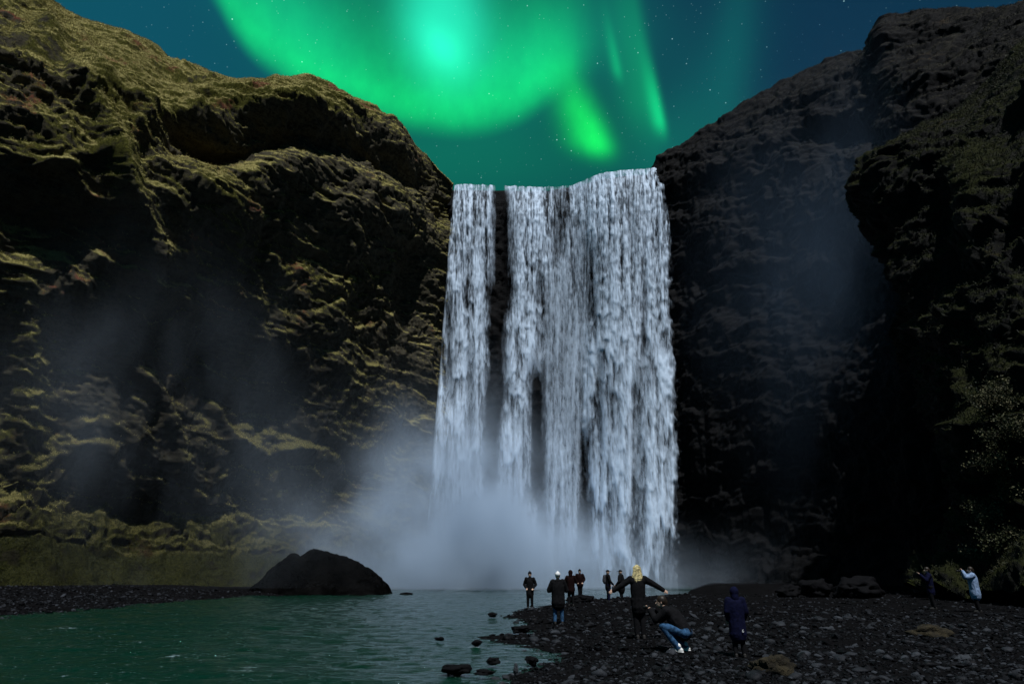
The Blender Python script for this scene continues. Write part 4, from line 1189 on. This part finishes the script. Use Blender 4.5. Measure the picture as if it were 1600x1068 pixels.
person('person in a black hat and black coat facing us, farthest left at the water edge', at_dist(828, 37.5), R_(172), 1.76, POCK, M_BLACK, .60, M_BLACK, hat=M_BLACK, hat_kind='beanie', coat_w=1.0)
person('person from behind in a white knitted hat, black coat and blue jeans', stand_at(873, 974), R_(4), 1.66, dict(el=(-.32, .06, 1.14), wl=(-.12, .28, 1.16), er=(.32, .06, 1.14), wr=(.12, .28, 1.16), hl=(-.10, 0, .92), kl=(-.12, .03, .5), al=(-.13, 0, .09), kr=(.12, .03, .5), ar=(.13, 0, .09)),
       M_BLACK, .58, M_JEAN, hat=M_WHITE, hat_kind='beanie', coat_w=1.25, hood='down')


def hem_band(root, v):
    fuse('hem_band', [capsule(v['pelvis'] + np.array([0, 0, -.16]), v['pelvis'] + np.array([0, 0, -.19]), .192, .192, flat=((0, 1, 0), .82))], .014, M_GREY, root, 1)


person('person in a hooded dark red jacket with a grey hem, right behind the white hat', at_dist(892, 37.0), R_(-6), 1.70, dict(el=(-.31, .05, 1.16), wl=(-.14, .26, 1.18), er=(.31, .05, 1.16), wr=(.14, .26, 1.18)), M_RED, .50, M_BLACK, hood='up', coat_w=1.08, extra=hem_band)
rb = on_z(907, 940, 0.08)
person('person in a dark red coat standing on a low rock, facing us', (rb[0], rb[1], 0.30), R_(176), 1.60, dict(POCK, kl=(-.07, .02, .5), al=(-.07, 0, .09), kr=(.07, .02, .5), ar=(.07, 0, .09)), M_RED, .46, M_BLACK, hat=M_BLACK, hat_kind='beanie', coat_w=1.12)


def bag(col_, c):
    def f(root, v):
        c_ = np.array(c); fuse('bag', [capsule(c_ + [0, -.1, 0], c_ + [0, .1, 0], .11, .11, flat=((1, 0, 0), .6)), capsule(c_ + [0, -.1, -.1], c_ + [0, .1, -.1], .12, .12, flat=((1, 0, 0), .6)), capsule(c_ + [0, -.06, .12], c_ + [0, .06, .12], .02, .02)], .014, col_, root, 1)
    return f


def pack(root, v):
    c_ = v['chest'] + np.array([0, -.2, -.02])
    fuse('backpack', [capsule(c_ + [0, 0, -.16], c_ + [0, 0, .12], .13, .12, flat=((0, 1, 0), .7)), capsule(c_ + [0, -.07, -.12], c_ + [0, -.07, -.02], .08, .08, flat=((0, 1, 0), .6))], .014, M_GREY, root, 2)
    fuse('bag', [capsule(np.array([.26, .22, .80]), np.array([.26, .26, .60]), .07, .11)], .014, M_GREY, root, 2)


person('person in a cap with a grey backpack, standing in profile facing right', at_dist(950, 42.0), R_(-80), 1.74, dict(er=(.26, .06, 1.13), wr=(.24, .24, .95), el=(-.26, .02, 1.13), wl=(-.22, .20, .95)), M_BLACK, .52, M_NAVY, hat=M_BLACK, hat_kind='cap', extra=pack)
person('person in a wide-brimmed cap and bulky black coat, standing in profile facing left', at_dist(971, 41.5), R_(70), 1.74, dict(er=(.28, .04, 1.13), wr=(.24, .26, .92), el=(-.28, .04, 1.13), wl=(-.24, .26, .92)), M_BLACK, .60, M_BLACK, shoes=M_GREY, hat=M_BLACK, hat_kind='cap', coat_w=1.25, extra=bag(M_BLACK, (.22, .30, .80)))
person('blonde long-haired person in black with both arms stretched out, back to us', stand_at(1001, 997), R_(2), 1.74, dict(sl=(-.18, 0, 1.42), el=(-.40, .0, 1.28), wl=(-.62, .03, 1.15), sr=(.18, 0, 1.42), er=(.43, .0, 1.29), wr=(.66, .02, 1.16), kl=(-.08, .02, .5), al=(-.08, -.01, .09), kr=(.08, .02, .5), ar=(.08, -.01, .09)),
       M_BLACK, .56, M_BLACK, hair=M_BLOND, coat_w=0.98)
CR = dict(pelvis=(0, -.16, .40), chest=(0, .10, .68), neck=(0, .25, .84), head=(0, .33, .97), look=20.0, sl=(-.18, .18, .79), el=(-.20, .40, .62), wl=(-.07, .56, .80), sr=(.18, .18, .79), er=(.20, .40, .62), wr=(.07, .56, .80),
          hl=(-.10, -.16, .38), kl=(-.16, .28, .50), al=(-.13, -.02, .09), hr=(.10, -.16, .38), kr=(.16, .24, .40), ar=(.13, -.10, .10))


def crouch_camera(root, v): camera_prop(root, (0, .62, .86))


person('crouching person in a dark jacket, jeans and white shoes taking a photo', stand_at(1062, 1018), R_(62), 1.78, CR, M_BLACK, .40, M_JEAN, M_SHOE, hair=M_DARKHAIR, extra=crouch_camera)


def back_mark(root, v):
    cu = bpy.data.curves.new('mark', 'FONT'); cu.body = '6'; cu.size = 0.11; cu.extrude = 0.004; cu.align_x = 'CENTER'
    t = bpy.data.objects.new('mark_tmp', cu); COL.objects.link(t)
    me = bpy.data.meshes.new_from_object(t.evaluated_get(bpy.context.evaluated_depsgraph_get())); bpy.data.objects.remove(t)
    me.materials.clear(); me.materials.append(M_WHITE); o = bpy.data.objects.new('mark', me); COL.objects.link(o); o.parent = root
    o.location = (.09, -.195, .63); o.rotation_euler = (math.pi / 2, 0, 0)


person('short person in a long navy hooded coat with a small white mark, back to us', stand_at(1157, 1027), R_(-4), 1.30, None, M_NAVY, .72, M_BLACK, hood='up', coat_w=1.15, extra=back_mark)


def phone(root, v):
    fuse('phone', [capsule(np.array([-.04, .42, 1.50]), np.array([.04, .42, 1.50]), .035, .035, flat=((0, 1, 0), .3))], .01, M_GEAR, root, 1)


person('person in a navy coat raising a phone, in the dark by the right cliff', at_dist(1455, 32), R_(72), 1.74, SHOOT, M_NAVY, .58, M_BLACK, hair=M_DARKHAIR, extra=phone)


def cam_up(root, v): camera_prop(root, (0, .40, 1.60))


person('person in a pale blue jacket lifting a camera, beside the right cliff shrubs', at_dist(1524, 30), R_(66), 1.76, dict(el=(-.26, .22, 1.34), wl=(-.10, .30, 1.58), er=(.26, .22, 1.34), wr=(.10, .30, 1.58)), M_PALEJ, .62, M_BLACK, hair=M_DARKHAIR, coat_w=1.22, extra=cam_up)
